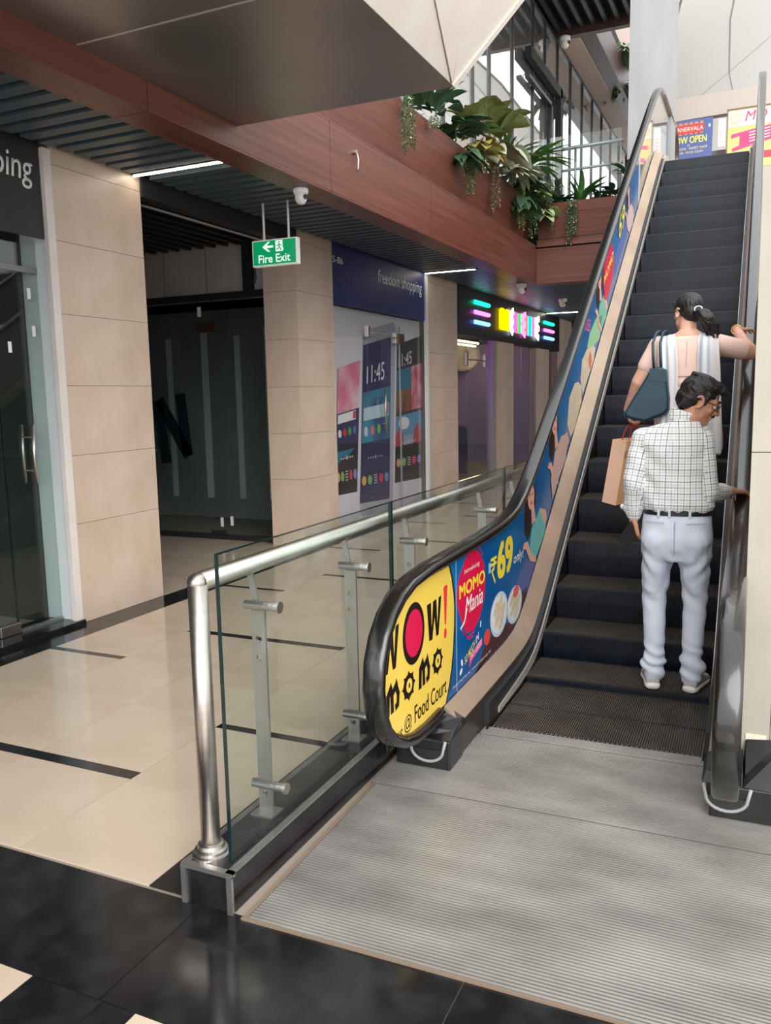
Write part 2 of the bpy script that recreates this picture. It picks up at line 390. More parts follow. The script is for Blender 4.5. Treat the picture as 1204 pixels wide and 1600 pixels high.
cl = cl.build('splayed_cladding', M_dark, kind='structure')
def clpan(pts, lift): # outline in (y, t)
    MB().prism([(p[0],p[1]) for p in pts], lambda a,b,h: sp(a,b,-lift+h+.0), .045).build('cladding_panel', M_clad, cl)
clpan([(-1.5,0),(4.86,0),(4.1,.45),(3.0,1.2),(1.6,2.6),(-1.5,2.6)], -.004)
clpan([(4.865,.01),(4.40,.60),(3.6,1.6),(2.8,2.6),(1.62,2.6),(3.01,1.205),(4.105,.455)], .004)
clpan([(4.868,.03),(4.868,2.6),(2.82,2.6),(3.61,1.605),(4.40,.61)], -.002)
clpan([(4.87,0),(4.915,0),(4.915,2.6),(4.87,2.6)], .012)
# ---- upper storey: shopfront header, soffit, far fascia, dark ceiling, white column
box('wall_upper', mat('upper_cream_wall', (222,214,202), .7, rgb2=(206,196,186), nscale=(.3,.3,.5)), -5.3, -5.2, 8, 30, 4.46, 8.36, kind='structure')
up = MB(); up.box(-9,-3.30,17.0,30,8.44,9.3); up.build('upper_slab', M_dark, kind='structure')
box('soffit_plaster', M_pink, -4.3, -3.55, 17.02, 30, 8.36, 8.44, kind='structure')
box('trim_8', M_char, -4.06, -3.95, 8.0, 30, 8.30, 8.37, kind='structure')
f2 = box('upper_fascia', mat('dark_brown_wood', (58,38,34), .45, rgb2=(72,46,40), nscale=(12,.5,12)), -3.55, -3.25, 17.02, 30, 8.38, 8.44, kind='structure')
box('wood_panel', mat('dark_brown_wood', (58,38,34)), -3.29, -3.25, 17.02, 30, 8.445, 9.0, f2)
box('wall_rose', M_pinkw, -3.5, -3.3, 17.5, 30, 9.3, 12.5, kind='structure')
uc = box('upper_ceiling', M_dark, -9, -2.1, 9.0, 16.9, 8.62, 9.0, kind='structure')
for i in range(11): piece('slat', mat('dark_teal_baffle', (40,52,56), .5), -4.6+i*.22, -4.6+i*.22+.07, 9, 16.8, 8.45, 8.6, uc)
box('trim_9', mat('dark_brown_wood', (58,38,34)), -9, -2.1, 16.85, 17.0, 8.36, 8.95, kind='structure')
co = box('column', M_colw, -2.05, -1.44, 13.3, 13.9, 4.46, 12.5, kind='structure')
# ---- balcony on the far side of the upper floor: parapet band, sill, curved
pb = MB(); n = 14
for i in range(n):
    xa, xb = -2.6+i*.45, -2.6+(i+1)*.45; g = lambda x: 17.25+.035*(x+.3)**2
    pb.hexa([(xa,g(xa),6.66),(xb,g(xb),6.66),(xb,g(xb)+.2,6.66),(xa,g(xa)+.2,6.66)], [(xa,g(xa),7.05),(xb,g(xb),7.05),(xb,g(xb)+.2,7.05),(xa,g(xa)+.2,7.05)])
pb.build('parapet', mat('warm_grey_parapet', (206,194,186), .7), kind='structure')
sl = MB().box(-2.6,3.4,17.30,17.42,5.96,6.04).build('sill', mat('grey_sill', (132,130,128), .5), kind='structure')
# ================================================================== SHOP FRONTS
def wallfn(X): return lambda a, b, h: Vector((X+h, a, b))          # a = Y, b = Z, on a wall facing +X
def ywall(Y): return lambda a, b, h: Vector((a, Y-h, b))           # a = X, b = Z, on a wall facing -Y
K_white = plain((236,236,236)); K_black = plain((22,20,20)); K_navy = mat('navy_banner', (40,46,104), .5, rgb2=(46,52,112), nscale=(3,3,3))
K_blackb = mat('black_banner', (34,33,35), .55, rgb2=(44,42,44), nscale=(4,4,4), bump=.15)
# left shop: banner, glass front, handle
b1 = empty('shop_banner', (-4.66,3.0,2.78), label='black shop banner with white handwritten lettering above the left glass door', cat='banner', group='banners over the shop fronts')
box('cloth_panel', K_blackb, -4.67, -4.655, .8, 4.49, 2.785, 3.45, b1)
text_mesh('lettering', 'freedom shopping', wallfn(-4.654), 2.98, 4.43, 3.10, 3.335, K_white, b1, bold=.004, shear=.12)
g1 = empty('glass_shopfront', (-4.79,3.4,.032), label='frameless glass door and panes of the empty shop under the black banner', cat='shopfront', group='shop fronts of glass')
for a, b in ((1.0,2.9),(2.92,4.115),(4.125,4.52)): box('glass_pane', M_glassd, -4.796, -4.784, a, b, .04, 2.56, g1)
box('pane_edge', M_glasse, -4.797, -4.783, 4.115, 4.1225, .04, 2.56, g1)
box('transom_pane', M_glassd, -4.796, -4.784, 1.0, 4.52, 2.60, 2.785, g1)
box('transom', mat('grey_transom', (128,130,128), .5), -4.80, -4.78, 1.0, 4.52, 2.56, 2.60, g1)
box('bottom_channel', M_steel2, -4.81, -4.77, 4.13, 4.52, .032, .05, g1)
box('patch_fitting', M_steel, -4.81, -4.765, 3.95, 4.12, .034, .11, g1, bevel=.004)
h = empty('pull_handle', (-4.77,4.33,1.1)); h.parent = g1; h.matrix_parent_inverse = ROOTM[g1.name].inverted(); 
for xx in (-4.735,-4.845): MB().cyl((xx,4.33,1.08),(xx,4.33,1.50),.012).build('bar', M_steel, h, smooth=True)
for z in (1.17,1.41): MB().cyl((-4.845,4.33,z),(-4.735,4.33,z),.007).build('rod', M_steel, h)
for y_, z_ in ((4.42,2.38),(4.44,2.12),(4.22,2.0)): box('sticker', K_white, -4.7838, -4.783, y_, y_+.03, z_, z_+.075, g1)
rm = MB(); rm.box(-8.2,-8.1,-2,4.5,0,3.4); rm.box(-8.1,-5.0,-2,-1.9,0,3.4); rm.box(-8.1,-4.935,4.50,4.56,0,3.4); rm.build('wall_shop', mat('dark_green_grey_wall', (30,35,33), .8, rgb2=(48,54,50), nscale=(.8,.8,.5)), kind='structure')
box('ceiling_shop', mat('shop_ceiling', (110,116,112), .8), -8.2, -5.0, -2, 4.5, 3.38, 3.42, kind='structure')
# corridor glass wall
g2 = empty('glass_partition', (-6.4,8.05,0), label='dark full-height glass partition with a door at the back of the corridor', cat='partition')
for a, b in ((-9,-6.845),(-6.84,-5.835),(-5.83,-5.06)): box('glass_pane', M_glassd, a, b, 8.045, 8.057, .06, 2.765, g2)
box('head_rail', M_dark, -9, -5.06, 8.02, 8.1, 2.77, 2.85, g2); box('floor_rail', M_char, -9, -5.06, 8.02, 8.1, 0, .055, g2)
box('rail_strip', M_steel2, -9, -5.06, 8.015, 8.02, 2.755, 2.772, g2)
box('patch_fitting', mat('bronze_fitting', (96,70,62), .35, metal=.6), -6.08, -5.80, 8.035, 8.066, 2.42, 2.54, g2, bevel=.004)
box('patch_fitting', M_char, -6.0, -5.80, 8.03, 8.07, .06, .10, g2, bevel=.004)
mb = MB(); mb.cyl((-6.77,8.0,.95),(-6.77,8.0,1.48),.012); mb.cyl((-6.77,8.0,1.05),(-6.77,8.05,1.05),.008); mb.cyl((-6.77,8.0,1.38),(-6.77,8.05,1.38),.008); mb.build('pull_handle', M_steel, g2, smooth=True)
nf = ywall(8.044); mb = MB()
for st in ([(-6.71,1.60),(-6.62,.94)], [(-6.66,1.62),(-6.30,1.02)], [(-6.36,1.68),(-6.30,1.04)]): stroke(mb, st, .15, nf, .001)
mb.build('letter_film', mat('dark_blue_film', (16,30,38), .3), g2)
for x, z, w in ((-6.05,2.60,.05),(-5.86,.15,.04),(-5.72,.17,.04)): box('sticker', K_white, x, x+w, 8.04, 8.044, z, z+.11, g2)
# mobile shop S-86
b2 = empty('shop_banner', (-4.66,10.2,2.735), label='navy blue shop banner lettered freedom shopping and S-86', cat='banner', group='banners over the shop fronts')
box('cloth_panel', K_navy, -4.68, -4.645, 8.722, 11.60, 2.737, 3.46, b2)
text_mesh('lettering', 'freedom shopping', wallfn(-4.644), 10.0, 11.50, 3.055, 3.275, K_white, b2, bold=.004, shear=.12)
text_mesh('lettering', 'S-86', wallfn(-4.644), 8.76, 9.02, 3.20, 3.275, K_white, b2)
box('trim_10', M_white, -4.66, -4.62, 11.60, 11.68, 0, 3.42, kind='structure')
po = empty('window_poster', (-4.75,10.2,.1), label='large window poster of three smartphone screens showing 11:45', cat='poster')
box('poster_sheet', mat('grey_white_poster', (222,220,230), .5, rgb2=(230,228,236), nscale=(1,1,1)), -4.76, -4.75, 8.74, 11.64, .04, 2.73, po)
PF = lambda l: wallfn(-4.7498+.0006*l)
def poly(name, m, pts, l, fn=PF, par=po): return MB().prism(pts, fn(l), .0006).build(name, m, par)
def lerpq(Q, u, v): # Q: TL, TR, BR, BL
    a = [Q[0][k]+(Q[1][k]-Q[0][k])*u for k in (0,1)]; b = [Q[3][k]+(Q[2][k]-Q[3][k])*u for k in (0,1)]
    return (a[0]+(b[0]-a[0])*v, a[1]+(b[1]-a[1])*v)
def qd(Q, u0, v0, u1, v1): return [lerpq(Q,u0,v0), lerpq(Q,u1,v0), lerpq(Q,u1,v1), lerpq(Q,u0,v1)]
def qtext(name, body, Q, u0, v0, u1, v1, m, l, par):
    return text_mesh(name, body, lambda a,b,h: PF(l)(*lerpq(Q,a,b), h), u0, u1, v1, v0, m, par, depth=.0006)
Q1 = [(9.01,1.993),(9.637,2.111),(9.453,.444),(8.852,.455)]; Q2 = [(9.732,2.301),(10.608,2.454),(10.455,.233),(9.522,.278)]; Q3 = [(10.811,2.359),(11.761,2.54),(11.652,.408),(10.645,.432)]
c_navy, c_teal, c_blk = plain((32,38,84)), plain((40,120,150)), plain((30,28,32))
icons = [plain((220,180,110)), plain((130,180,110)), plain((214,214,218)), plain((214,60,84)), plain((110,150,200))]
def screen(Q, name):
    for i in range(5):
        u, v = .12+.19*i, .86
        c = lerpq(Q,u,v); w = (Q[1][0]-Q[0][0])*.075
        if i == 2:
            mb = MB()
            for a in range(3):
                for b in range(4): mb.prism(ellpts(c[0]+(a-1)*w*.55, c[1]+(b-1.5)*.035, w*.2, .011, 6), PF(5), .0006)
            mb.build('app_grid', icons[2], po)
        else: poly('app_icon', icons[i], ellpts(*c, w, .062, 14), 5)
    mb = MB()
    for i in range(7): mb.prism(ellpts(*lerpq(Q,.25+.08*i,.72), .012, .012 if i != 3 else .03, 8), PF(5), .0006)
    mb.build('page_dots', K_white, po)
s1 = poly('phone_screen', c_blk, Q1, 1); poly('wallpaper', mat('pink_wallpaper', (226,120,150), .5, rgb2=(236,206,214), nscale=(2,2,2)), qd(Q1,.02,0,1,.36), 2)
poly('wallpaper', c_navy, qd(Q1,0,.36,1,.62), 2); poly('search_bar', K_white, qd(Q1,.05,.37,.85,.44), 3); poly('search_key', plain((214,50,70)), qd(Q1,.72,.375,.84,.43), 4)
for i, cc in enumerate(((230,230,235),(214,50,60),(60,160,80),(90,110,170))): poly('app_icon', plain(cc), ellpts(*lerpq(Q1,.15+.22*i,.52), .045, .05, 12), 4)
poly('wallpaper', c_teal, qd(Q1,0,.66,1,.74), 2); poly('mountain', c_blk, [lerpq(Q1,u,v) for u,v in ((0,1),(0,.80),(.3,.70),(.45,.73),(.7,.68),(1,.64),(1,1))], 3); screen(Q1, 'a')
ph = [(9.72,2.44),(9.80,2.49),(10.68,2.66),(10.76,2.60),(10.56,.12),(10.49,.06),(9.60,.10),(9.52,.16)]
poly('phone_body', mat('silver_phone_print', (176,180,190), .4), ph, 1); poly('phone_screen', c_navy, Q2, 2)
poly('wallpaper', mat('teal_glow_print', (34,66,120), .5, rgb2=(50,140,165), nscale=(1.4,1.4,1.4), lo=.4, hi=.6), qd(Q2,.02,.30,1,.62), 3)
poly('wallpaper', plain((52,62,110)), qd(Q2,.6,0,1,.28), 3)
poly('search_bar', plain((190,214,226)), qd(Q2,.06,.40,.92,.48), 4); poly('search_key', plain((200,60,76)), qd(Q2,.78,.405,.90,.47), 5)
for i, cc in enumerate(((214,214,220),(230,120,110),(120,200,80),(70,80,130))): poly('app_icon', plain(cc), ellpts(*lerpq(Q2,.15+.22*i,.55), .055, .065, 12), 5)
qtext('lettering', '11:45', Q2, .14, .14, .76, .25, K_white, 5, po); screen(Q2, 'b')
poly('phone_screen', plain((46,44,48)), Q3, 1); qtext('lettering', '11:45', Q3, .06, .08, .56, .17, K_white, 4, po)
poly('photo', plain((40,120,150)), qd(Q3,0,.19,.55,.34), 2); poly('photo', mat('field_print', (96,60,44), .5, rgb2=(170,110,70), nscale=(1,9,3)), qd(Q3,0,.34,.55,.50), 2)
poly('photo', mat('fruit_print', (196,70,96), .5, rgb2=(232,170,180), nscale=(5,5,5)), qd(Q3,.56,.19,1,.50), 2)
poly('photo', plain((90,150,190)), qd(Q3,0,.52,1,.74), 2); poly('cloud', plain((226,230,236)), ellpts(*lerpq(Q3,.3,.58), .2, .09, 14), 3)
for u in (.14,.80): poly('house', plain((190,60,66)), [lerpq(Q3,u-.14,.74),lerpq(Q3,u-.14,.66),lerpq(Q3,u,.60),lerpq(Q3,u+.14,.66),lerpq(Q3,u+.14,.74)], 4)
poly('house', plain((150,170,190)), qd(Q3,.3,.67,.66,.74), 4)
poly('dock', plain((30,28,30)), qd(Q3,0,.745,1,1), 4); screen(Q3, 'c')
g3 = empty('glass_shopfront', (-4.665,10.2,0), label='glass shop front with a hinged door before the smartphone poster', cat='shopfront', group='shop fronts of glass')
for a, b in ((8.73,9.735),(9.745,10.76),(10.77,11.6)): box('glass_pane', glass('poster_glass', (.985,.985,.99)), -4.70, -4.69, a, b, .02, 2.735, g3)
box('door_edge', mat('grey_door_edge', (150,156,164), .3), -4.703, -4.687, 10.757, 10.775, .02, 2.60, g3)
box('patch_fitting', mat('copper_fitting', (130,96,84), .3, metal=.7), -4.705, -4.68, 10.72, 10.92, 2.36, 2.50, g3, bevel=.004)
box('patch_fitting', M_steel, -4.71, -4.66, 9.70, 9.78, 2.40, 2.54, g3, bevel=.004); box('patch_fitting', M_steel, -4.71, -4.66, 10.58, 10.64, 2.36, 2.50, g3, bevel=.004)
mb = MB().cyl((-4.66,9.78,2.455),(-4.66,10.60,2.43),.008); mb.build('stay_rod', M_steel, g3)
mb = MB(); mb.cyl((-4.64,10.15,1.18),(-4.64,10.15,1.74),.014); mb.cyl((-4.64,10.15,1.28),(-4.69,10.15,1.28),.008); mb.cyl((-4.64,10.15,1.64),(-4.69,10.15,1.64),.008); mb.build('pull_handle', M_steel, g3, smooth=True)
# arcade shop with neon
fb = empty('neon_fascia', (-4.65,16.5,2.62), label='black fascia with neon bars and bright multicoloured letters over the arcade', cat='signboard')
box('board', mat('black_fascia', (34,31,32), .45), -4.628, -4.60, 12.99, 20.12, 2.62, 3.44, fb)
for a, b in ((12.985,15.145),(16.275,18.095),(19.205,20.125)): box('beam', M_dark, -4.76, -4.632, a, b, 2.62, 3.44, kind='structure')
for y0, y1 in ((13.74,14.52),(18.58,19.42)):
    for z, cc in ((3.20,(20,235,160)),(3.035,(225,90,235)),(2.87,(90,150,255))):
        MB().tube([(-4.585,y0,z),(-4.585,y1,z)], .034, 10).build('neon_tube', emit('neon_%d' % cc[0], cc, 3.2), fb, smooth=True)
YL, GR, WH, PK, RD, CY, MG = (255,205,0),(30,160,60),(235,250,255),(240,70,130),(255,80,70),(0,190,225),(245,110,210)
def letter(y0, y1, cc, zig=False, z0=2.83, z1=3.22):
    mb = MB(); fn = wallfn(-4.57)
    if zig: stroke(mb, [(y1,z1),(y0+.05,z1-.07),(y1-.03,z1-.2),(y0+.04,z1-.3),(y1-.04,z0)], .12, fn, .02)
    else: mb.prism([(y0,z0),(y1,z0),(y1,z1-.02),(y1-.03,z1),(y0+.03,z1),(y0,z1-.05)], fn, .02)
    o = mb.build('neon_letter', emit('letter_%d_%d_%d' % cc, cc, 2.2), fb)
    MB().box(-4.605,-4.572,y0+.02,y1-.02,z0+.02,z1-.02).build('letter_box', emit('letter_glow_%d_%d_%d' % cc, cc, .8), o)
for y0, y1, cc, zg in ((15.15,15.37,YL,0),(15.46,15.70,YL,0),(15.78,15.98,WH,1),(16.02,16.30,PK,0),(16.36,16.52,GR,0),(16.54,16.88,MG,1),(16.90,17.06,RD,0),(17.12,17.36,CY,0),(17.40,17.58,PK,0),(17.60,17.98,WH,1)): letter(y0, y1, cc, zg)
g4 = empty('glass_shopfront', (-4.70,14,0), label='arcade glass door with steel fittings under the first neon bars', cat='shopfront', group='shop fronts of glass')
for a, b in ((12.99,13.62),(13.63,14.65),(14.66,14.94)): box('glass_pane', M_glass, -4.71, -4.70, a, b, .02, 2.62, g4)
g5 = empty('glass_shopfront', (-4.70,17.2,0), label='arcade glass front below the multicoloured neon letters', cat='shopfront', group='shop fronts of glass')
for a, b in ((16.28,17.1),(17.11,18.09)): box('glass_pane', M_glass, -4.71, -4.70, a, b, .02, 2.62, g5)
g6 = empty('glass_shopfront', (-4.70,19.7,0), label='narrow arcade glass front beyond the last neon bars', cat='shopfront', group='shop fronts of glass')
box('glass_pane', M_glass, -4.71, -4.70, 19.21, 20.12, .02, 2.62, g6)
for a in (13.62,14.65): box('patch_fitting', M_steel, -4.72, -4.68, a-.03, a+.04, 2.14, 2.36, g4)
MB().cyl((-4.69,13.62,2.24),(-4.69,14.65,2.24),.01).build('stay_rod', M_steel, g4)
box('jamb', mat('grey_jamb', (150,146,142), .5), -4.74, -4.64, 14.95, 15.15, 0, 2.62, g4)
ra = MB(); ra.box(-8.6,-8.5,12.9,20,0,2.84); ra.box(-8.5,-5.2,19.6,19.7,0,2.84); ra.build('wall_arcade', mat('violet_wall', (170,160,206), .7), kind='structure')
box('ceiling_arcade', mat('arcade_ceiling', (40,34,52), .6), -8.6, -4.9, 12.82, 24, 2.84, 2.9, kind='structure')
box('beam_arcade', mat('arcade_bulkhead', (74,52,54), .6), -6.9, -6.7, 12.82, 20, 2.2, 2.84, kind='structure')
for i, (y0, x, cc) in enumerate(((13.2,-5.7,(235,60,235)),(13.3,-6.0,(130,110,255)),(13.2,-6.3,(235,60,235)),(13.6,-7.4,(60,80,255)),(16.6,-5.9,(255,220,160)),(17.6,-6.3,(255,220,160)))):
    t = empty('ceiling_neon', (x,y0,2.82), label=('glowing %s tube under the arcade ceiling' % ('magenta violet','violet','pink magenta','deep blue','warm white','second warm white')[i]), cat='lamp')
    MB().tube([(x,y0-.2,2.76),(x,y0+1.3,2.76)], .022, 8).build('tube', emit('arc_%d_%d' % (cc[0],cc[2]), cc, 5), t); MB().box(x-.02,x+.02,y0-.2,y0+1.3,2.782,2.84).build('holder', M_char, t)
    pl_ = bpy.data.lights.new('arcade_lamp', 'POINT'); pl_.energy = 11; pl_.color = lin(cc); pl_.shadow_soft_size = .3
    lo = bpy.data.objects.new('arcade_lamp', pl_); COL.objects.link(lo); lo.parent = t; lo.location = (0,.5,-.35)
def arcade(x, y, cc, label):
    t = empty('arcade_machine', (x,y,0), rz=.3, label=label, cat='arcade machine', group='arcade machines behind the glass')
    m = mat('machine_%d' % cc[0], cc, .4)
    MB().prism([(-.4,0),(.45,0),(.45,.95),(.15,1.05),(.0,1.5),(.25,1.72),(.2,1.95),(-.4,1.95)], lambda a,b,h: Vector((a,h-.35,b)), .7).build('cabinet', m, t, world=False, bevel=.01)
    MB().hexa([(.16,-.28,1.08),(.16,.28,1.08),(.14,.28,1.06),(.14,-.28,1.06)], [(.03,-.28,1.48),(.03,.28,1.48),(.0,.28,1.48),(.0,-.28,1.48)]).build('screen', emit('screen_%d' % cc[0], (cc[2],cc[0],255), .9), t, world=False)
    MB().box(.2,.235,-.33,.33,1.76,1.92).build('marquee', emit('marq_%d' % cc[0], (120,110,255), 1.5), t, world=False)
arcade(-5.75,13.7,(90,86,96),'grey arcade machine nearest the glass by the cream pillar'); arcade(-5.9,14.8,(120,60,150),'purple arcade machine behind the glass of the neon shop')
arcade(-6.3,16.9,(40,44,90),'dark blue arcade machine seen past the second cream pillar'); arcade(-7.6,14.2,(60,40,100),'violet arcade machine at the back of the neon shop')
# linear ceiling lights, cameras, fire exit sign
for (x0, x1, y_, lb) in ((-4.60,-3.74,5.395,'linear ceiling light over the left stone pillar'),(-4.60,-3.85,11.545,'linear ceiling light by the blue banner'),(-4.58,-3.80,18.775,'farthest linear ceiling light near the neon letters')):
    t = empty('ceiling_light', ((x0+x1)/2,y_,3.41), label=lb, cat='light', group='linear lights between the ceiling slats')
    box('diffuser', emit('warm_white_light', (255,244,228), 16), x0, x1, y_-.011, y_+.011, 3.394, 3.402, t); box('housing', M_char, x0-.01, x1+.01, y_-.03, y_+.03, 3.402, 3.5, t)
def dome(x, y, z, s, lb):
    t = empty('security_camera', (x,y,z), label=lb, cat='camera', group='dome cameras on the ceilings')
    MB().lathe([(.062*s,0),(.066*s,-.012*s),(.066*s,-.03*s),(.058*s,-.045*s),(.05*s,-.05*s)], (0,0,0), 20).build('base', M_wplas, t, smooth=True, world=False)
    MB().lathe([(.05*s,-.045*s),(.052*s,-.07*s),(.046*s,-.10*s),(.03*s,-.122*s),(.012*s,-.13*s)], (0,0,0), 20).build('turret', M_wplas, t, smooth=True, world=False)
    MB().lathe([(.02*s,0),(.02*s,.012*s)], (.05*s,-.02*s,-.075*s), 14, axis='x').build('lens', M_blk, t, world=False)
dome(-3.42,5.95,3.285,.95,'white turret camera under the wood beam beside the fire exit sign'); dome(-3.45,12.55,3.285,1.2,'white dome camera under the wooden corner'); dome(-3.6,16.0,3.40,1.2,'white dome camera under the slats beyond the wooden corner')
dome(-4.25,16.86,8.36,1.5,'dark dome camera at the upper ceiling edge'); dome(-3.8,16.86,8.36,1.6,'white dome camera at the upper ceiling edge')
fx = empty('fire_exit_sign', (-4.12,6.66,2.855), label='green hanging fire exit sign with arrow and running figure', cat='sign')
for x in (-4.235,-3.975): MB().cyl((x,6.675,3.06),(x,6.675,3.50),.011,n=10).build('rod', M_wplas, fx, smooth=True)
box('casing', mat('lit_casing', (232,234,228), .4, emis=(232,236,226), estr=.15), -4.355, -3.885, 6.655, 6.715, 2.845, 3.075, fx, bevel=.003)
gf = ywall(6.6548); MB().prism([(-4.345,2.856),(-3.896,2.856),(-3.896,3.065),(-4.345,3.065)], gf, .001).build('face', mat('green_sign_face', (0,150,95), .4, emis=(0,150,95), estr=.35), fx)
kw = mat('lit_white', (235,250,245), .4, emis=(235,250,245), estr=.4); gf2 = ywall(6.6536)
mb = MB(); mb.prism([(-4.245,3.012),(-4.185,3.055),(-4.16,3.055),(-4.20,3.022),(-4.13,3.022),(-4.13,3.002),(-4.20,3.002),(-4.16,2.968),(-4.185,2.968)], gf2, .001); mb.build('arrow', kw, fx)
mb = MB(); mb.prism([(-4.105,2.965),(-4.03,2.965),(-4.03,3.06),(-4.105,3.06)], gf2, .001); mb.prism([(-4.03,2.965),(-4.02,2.99),(-4.03,2.99)], gf2, .001); mb.build('door_symbol', kw, fx)
gm = mat('green_sign_face', (0,150,95)); gf3 = ywall(6.6525); mb = MB(); mb.prism(ellpts(-4.066,3.043,.008,.009,10), gf3, .001)
for st in ([(-4.068,3.03),(-4.064,3.0)],[(-4.066,3.024),(-4.088,3.012)],[(-4.066,3.026),(-4.046,3.014)],[(-4.064,3.0),(-4.05,2.988),(-4.054,2.972)],[(-4.064,3.0),(-4.078,2.988),(-4.094,2.984)]): stroke(mb, st, .009, gf3, .001)
mb.build('running_figure', gm, fx)
text_mesh('lettering', 'Fire Exit', gf2, -4.29, -3.955, 2.872, 2.945, kw, fx, bold=.02)
hk = empty('ceiling_hook', (-3.27,6.62,3.62), label='small steel hook on the wood fascia by the soffit corner', cat='hook')
MB().cyl((-3.28,6.62,3.70),(-3.25,6.62,3.70),.02,n=12).build('base', M_steel, hk); MB().tube([(-3.25,6.62,3.70),(-3.235,6.62,3.64),(-3.24,6.62,3.56),(-3.255,6.62,3.54)], .008, 8).build('shank', M_steel, hk, smooth=True)
# ================================================================== UPPER GLAZING, RAIL, POSTERS, CANOPY
ug = empty('upper_glazing', (-4.0,17,4.46), label='tall mullioned glass front of the upper floor behind the plants', cat='glazing')
my = [8.2,9.45,10.7,11.9,12.69,13.93,15.22,16.09,17.1,18.26,19.46,20.6,21.8,23.1,24.4,25.7]
for y_ in my: piece('mullion', M_char, -4.03, -3.97, y_-.022, y_+.022, 4.46, 8.36, ug)
for a, b in zip(my, my[1:]): piece('glass_pane', glass('upper_glass', (.9,.92,.9), refl=1.0, base=.42, haze=.12, haze_rgb=(.92,.89,.84)), -4.005, -3.997, a+.022, b-.022, 4.47, 8.30, ug)  # cream haze mixed into the glass stands in for bright reflections
df = empty('upper_door', (-4.0,16.2,4.46), label='dark framed upper shop doorway between the mullions', cat='door')
box('door_frame', M_dark, -3.965, -3.85, 14.6, 16.95, 7.26, 7.44, df); box('door_frame', M_dark, -3.965, -3.85, 16.8, 16.98, 4.46, 7.44, df); box('inner_frame', M_char, -3.965, -3.88, 16.2, 16.27, 4.46, 7.0, df); box('inner_frame', M_char, -3.965, -3.88, 14.6, 16.27, 6.94, 7.0, df)
for i, (y0, z0, cc, lb) in enumerate(((19.6,5.0,(206,120,110),'reddish'),(20.9,5.2,(150,170,205),'pale blue'),(22.2,5.0,(190,205,180),'pale green'),(23.6,5.1,(220,190,150),'tan'))):
    t = empty('shop_poster', (-5.19,y0,z0), label=lb+' poster on the wall behind the upper glazing', cat='poster')
    box('sheet', plain(cc), -5.195, -5.18, y0, y0+.9, z0, z0+1.1, t); box('caption_band', K_white, -5.18, -5.175, y0+.1, y0+.8, z0+.2, z0+.4, t)
ur = empty('balcony_railing', (-2.3,13.2,4.46), label='glass balcony railing with two steel rails above the end planter', cat='railing')
for z, r in ((5.24,.026),(4.93,.02)): MB().cyl((-3.42,12.98,z),(-2.06,12.98,z+.02),r,n=12).build('rail', mat('grey_rail', (110,114,118), .3, metal=.7), ur, smooth=True)
for x in (-3.40,-2.75,-2.1): MB().cyl((x,12.98,4.44),(x,12.98,5.24),.018,n=10).build('post', mat('grey_rail',(110,114,118)), ur, smooth=True)
for a, b in ((-3.42,-2.76),(-2.74,-2.08)): box('glass_pane', M_glass, a, b, 12.93, 12.94, 4.45, 5.42, ur)
# posters over the far parapet
yP = ywall(17.0)
def pposter(name, x0, x1, z0, z1, m, label):
    t = empty(name, ((x0+x1)/2,17.02,z0), label=label, cat='poster'); box('sheet', m, x0, x1, 17.001, 17.03, z0, z1, t); return t
pa = pposter('hanging_poster', -2.28, -1.12, 5.55, 6.56, mat('blue_poster', (84,100,158), .5), 'blue now open poster with a red name plate at the escalator top')
yl = lambda l: (lambda a,b,h: Vector((a, 17.0-.003*l-h, b)))
MB().prism([(-2.05,6.33),(-1.30,6.33),(-1.25,6.40),(-1.30,6.47),(-2.05,6.47),(-2.1,6.40)], yl(1), .002).build('name_plate', plain((222,64,56)), pa)
mb = MB()
for i in range(9): mb.prism(ellpts(-2.03+.09*i,6.49,.035,.03,10), yl(1), .002); mb.prism(ellpts(-2.03+.09*i,6.315,.03,.014,10), yl(1), .002)
mb.build('garland', plain((240,130,90)), pa)
text_mesh('lettering', 'PANERVALA', yl(2), -1.775, -1.28, 6.365, 6.44, K_white, pa, depth=.002)
text_mesh('lettering', 'NOW OPEN', yl(1), -1.85, -1.215, 6.15, 6.275, plain((236,226,90)), pa, heavy=.04, depth=.0008)
text_mesh('lettering', 'AT', yl(1), -1.55, -1.50, 6.095, 6.13, K_white, pa, depth=.002)
text_mesh('lettering', 'FLOOR - SWEET SHOP', yl(1), -1.74, -1.20, 6.035, 6.08, plain((224,220,170)), pa, depth=.002, bold=.01)
text_mesh('lettering', 'FLOOR - FOOD COURT', yl(1), -1.76, -1.27, 5.965, 6.01, plain((224,220,170)), pa, depth=.002, bold=.01)
mb = MB(); mb.prism([(-1.155,6.39),(-1.195,6.39),(-1.195,6.45),(-1.155,6.45)], yl(1), .002); mb.build('corner_mark', plain((180,190,220)), pa)
mb = MB()
for i in range(7): mb.prism(ellpts(-1.86+.1*i,5.80,.04,.03+.05*(i in (3,4)),10), yl(1), .002)
mb.build('script_mark', K_white, pa)
pb2 = pposter('hanging_poster', -.86, -.10, 5.60, 6.62, mat('yellow_poster', (234,212,130), .5), 'yellow and pink framed poster at the escalator top right')
box('poster_frame', plain((120,100,90)), -.88, -.86, 16.985, 17.03, 5.6, 6.64, pb2); box('poster_frame', plain((120,100,90)), -.88, -.08, 16.985, 17.03, 6.62, 6.64, pb2); box('poster_frame', plain((120,100,90)), -.10, -.08, 16.985, 17.03, 5.6, 6.64, pb2)
MB().prism([(-.86,6.32),(-.10,6.32),(-.10,6.60),(-.86,6.60)], yl(1), .002).build('header', plain((244,226,214)), pb2)
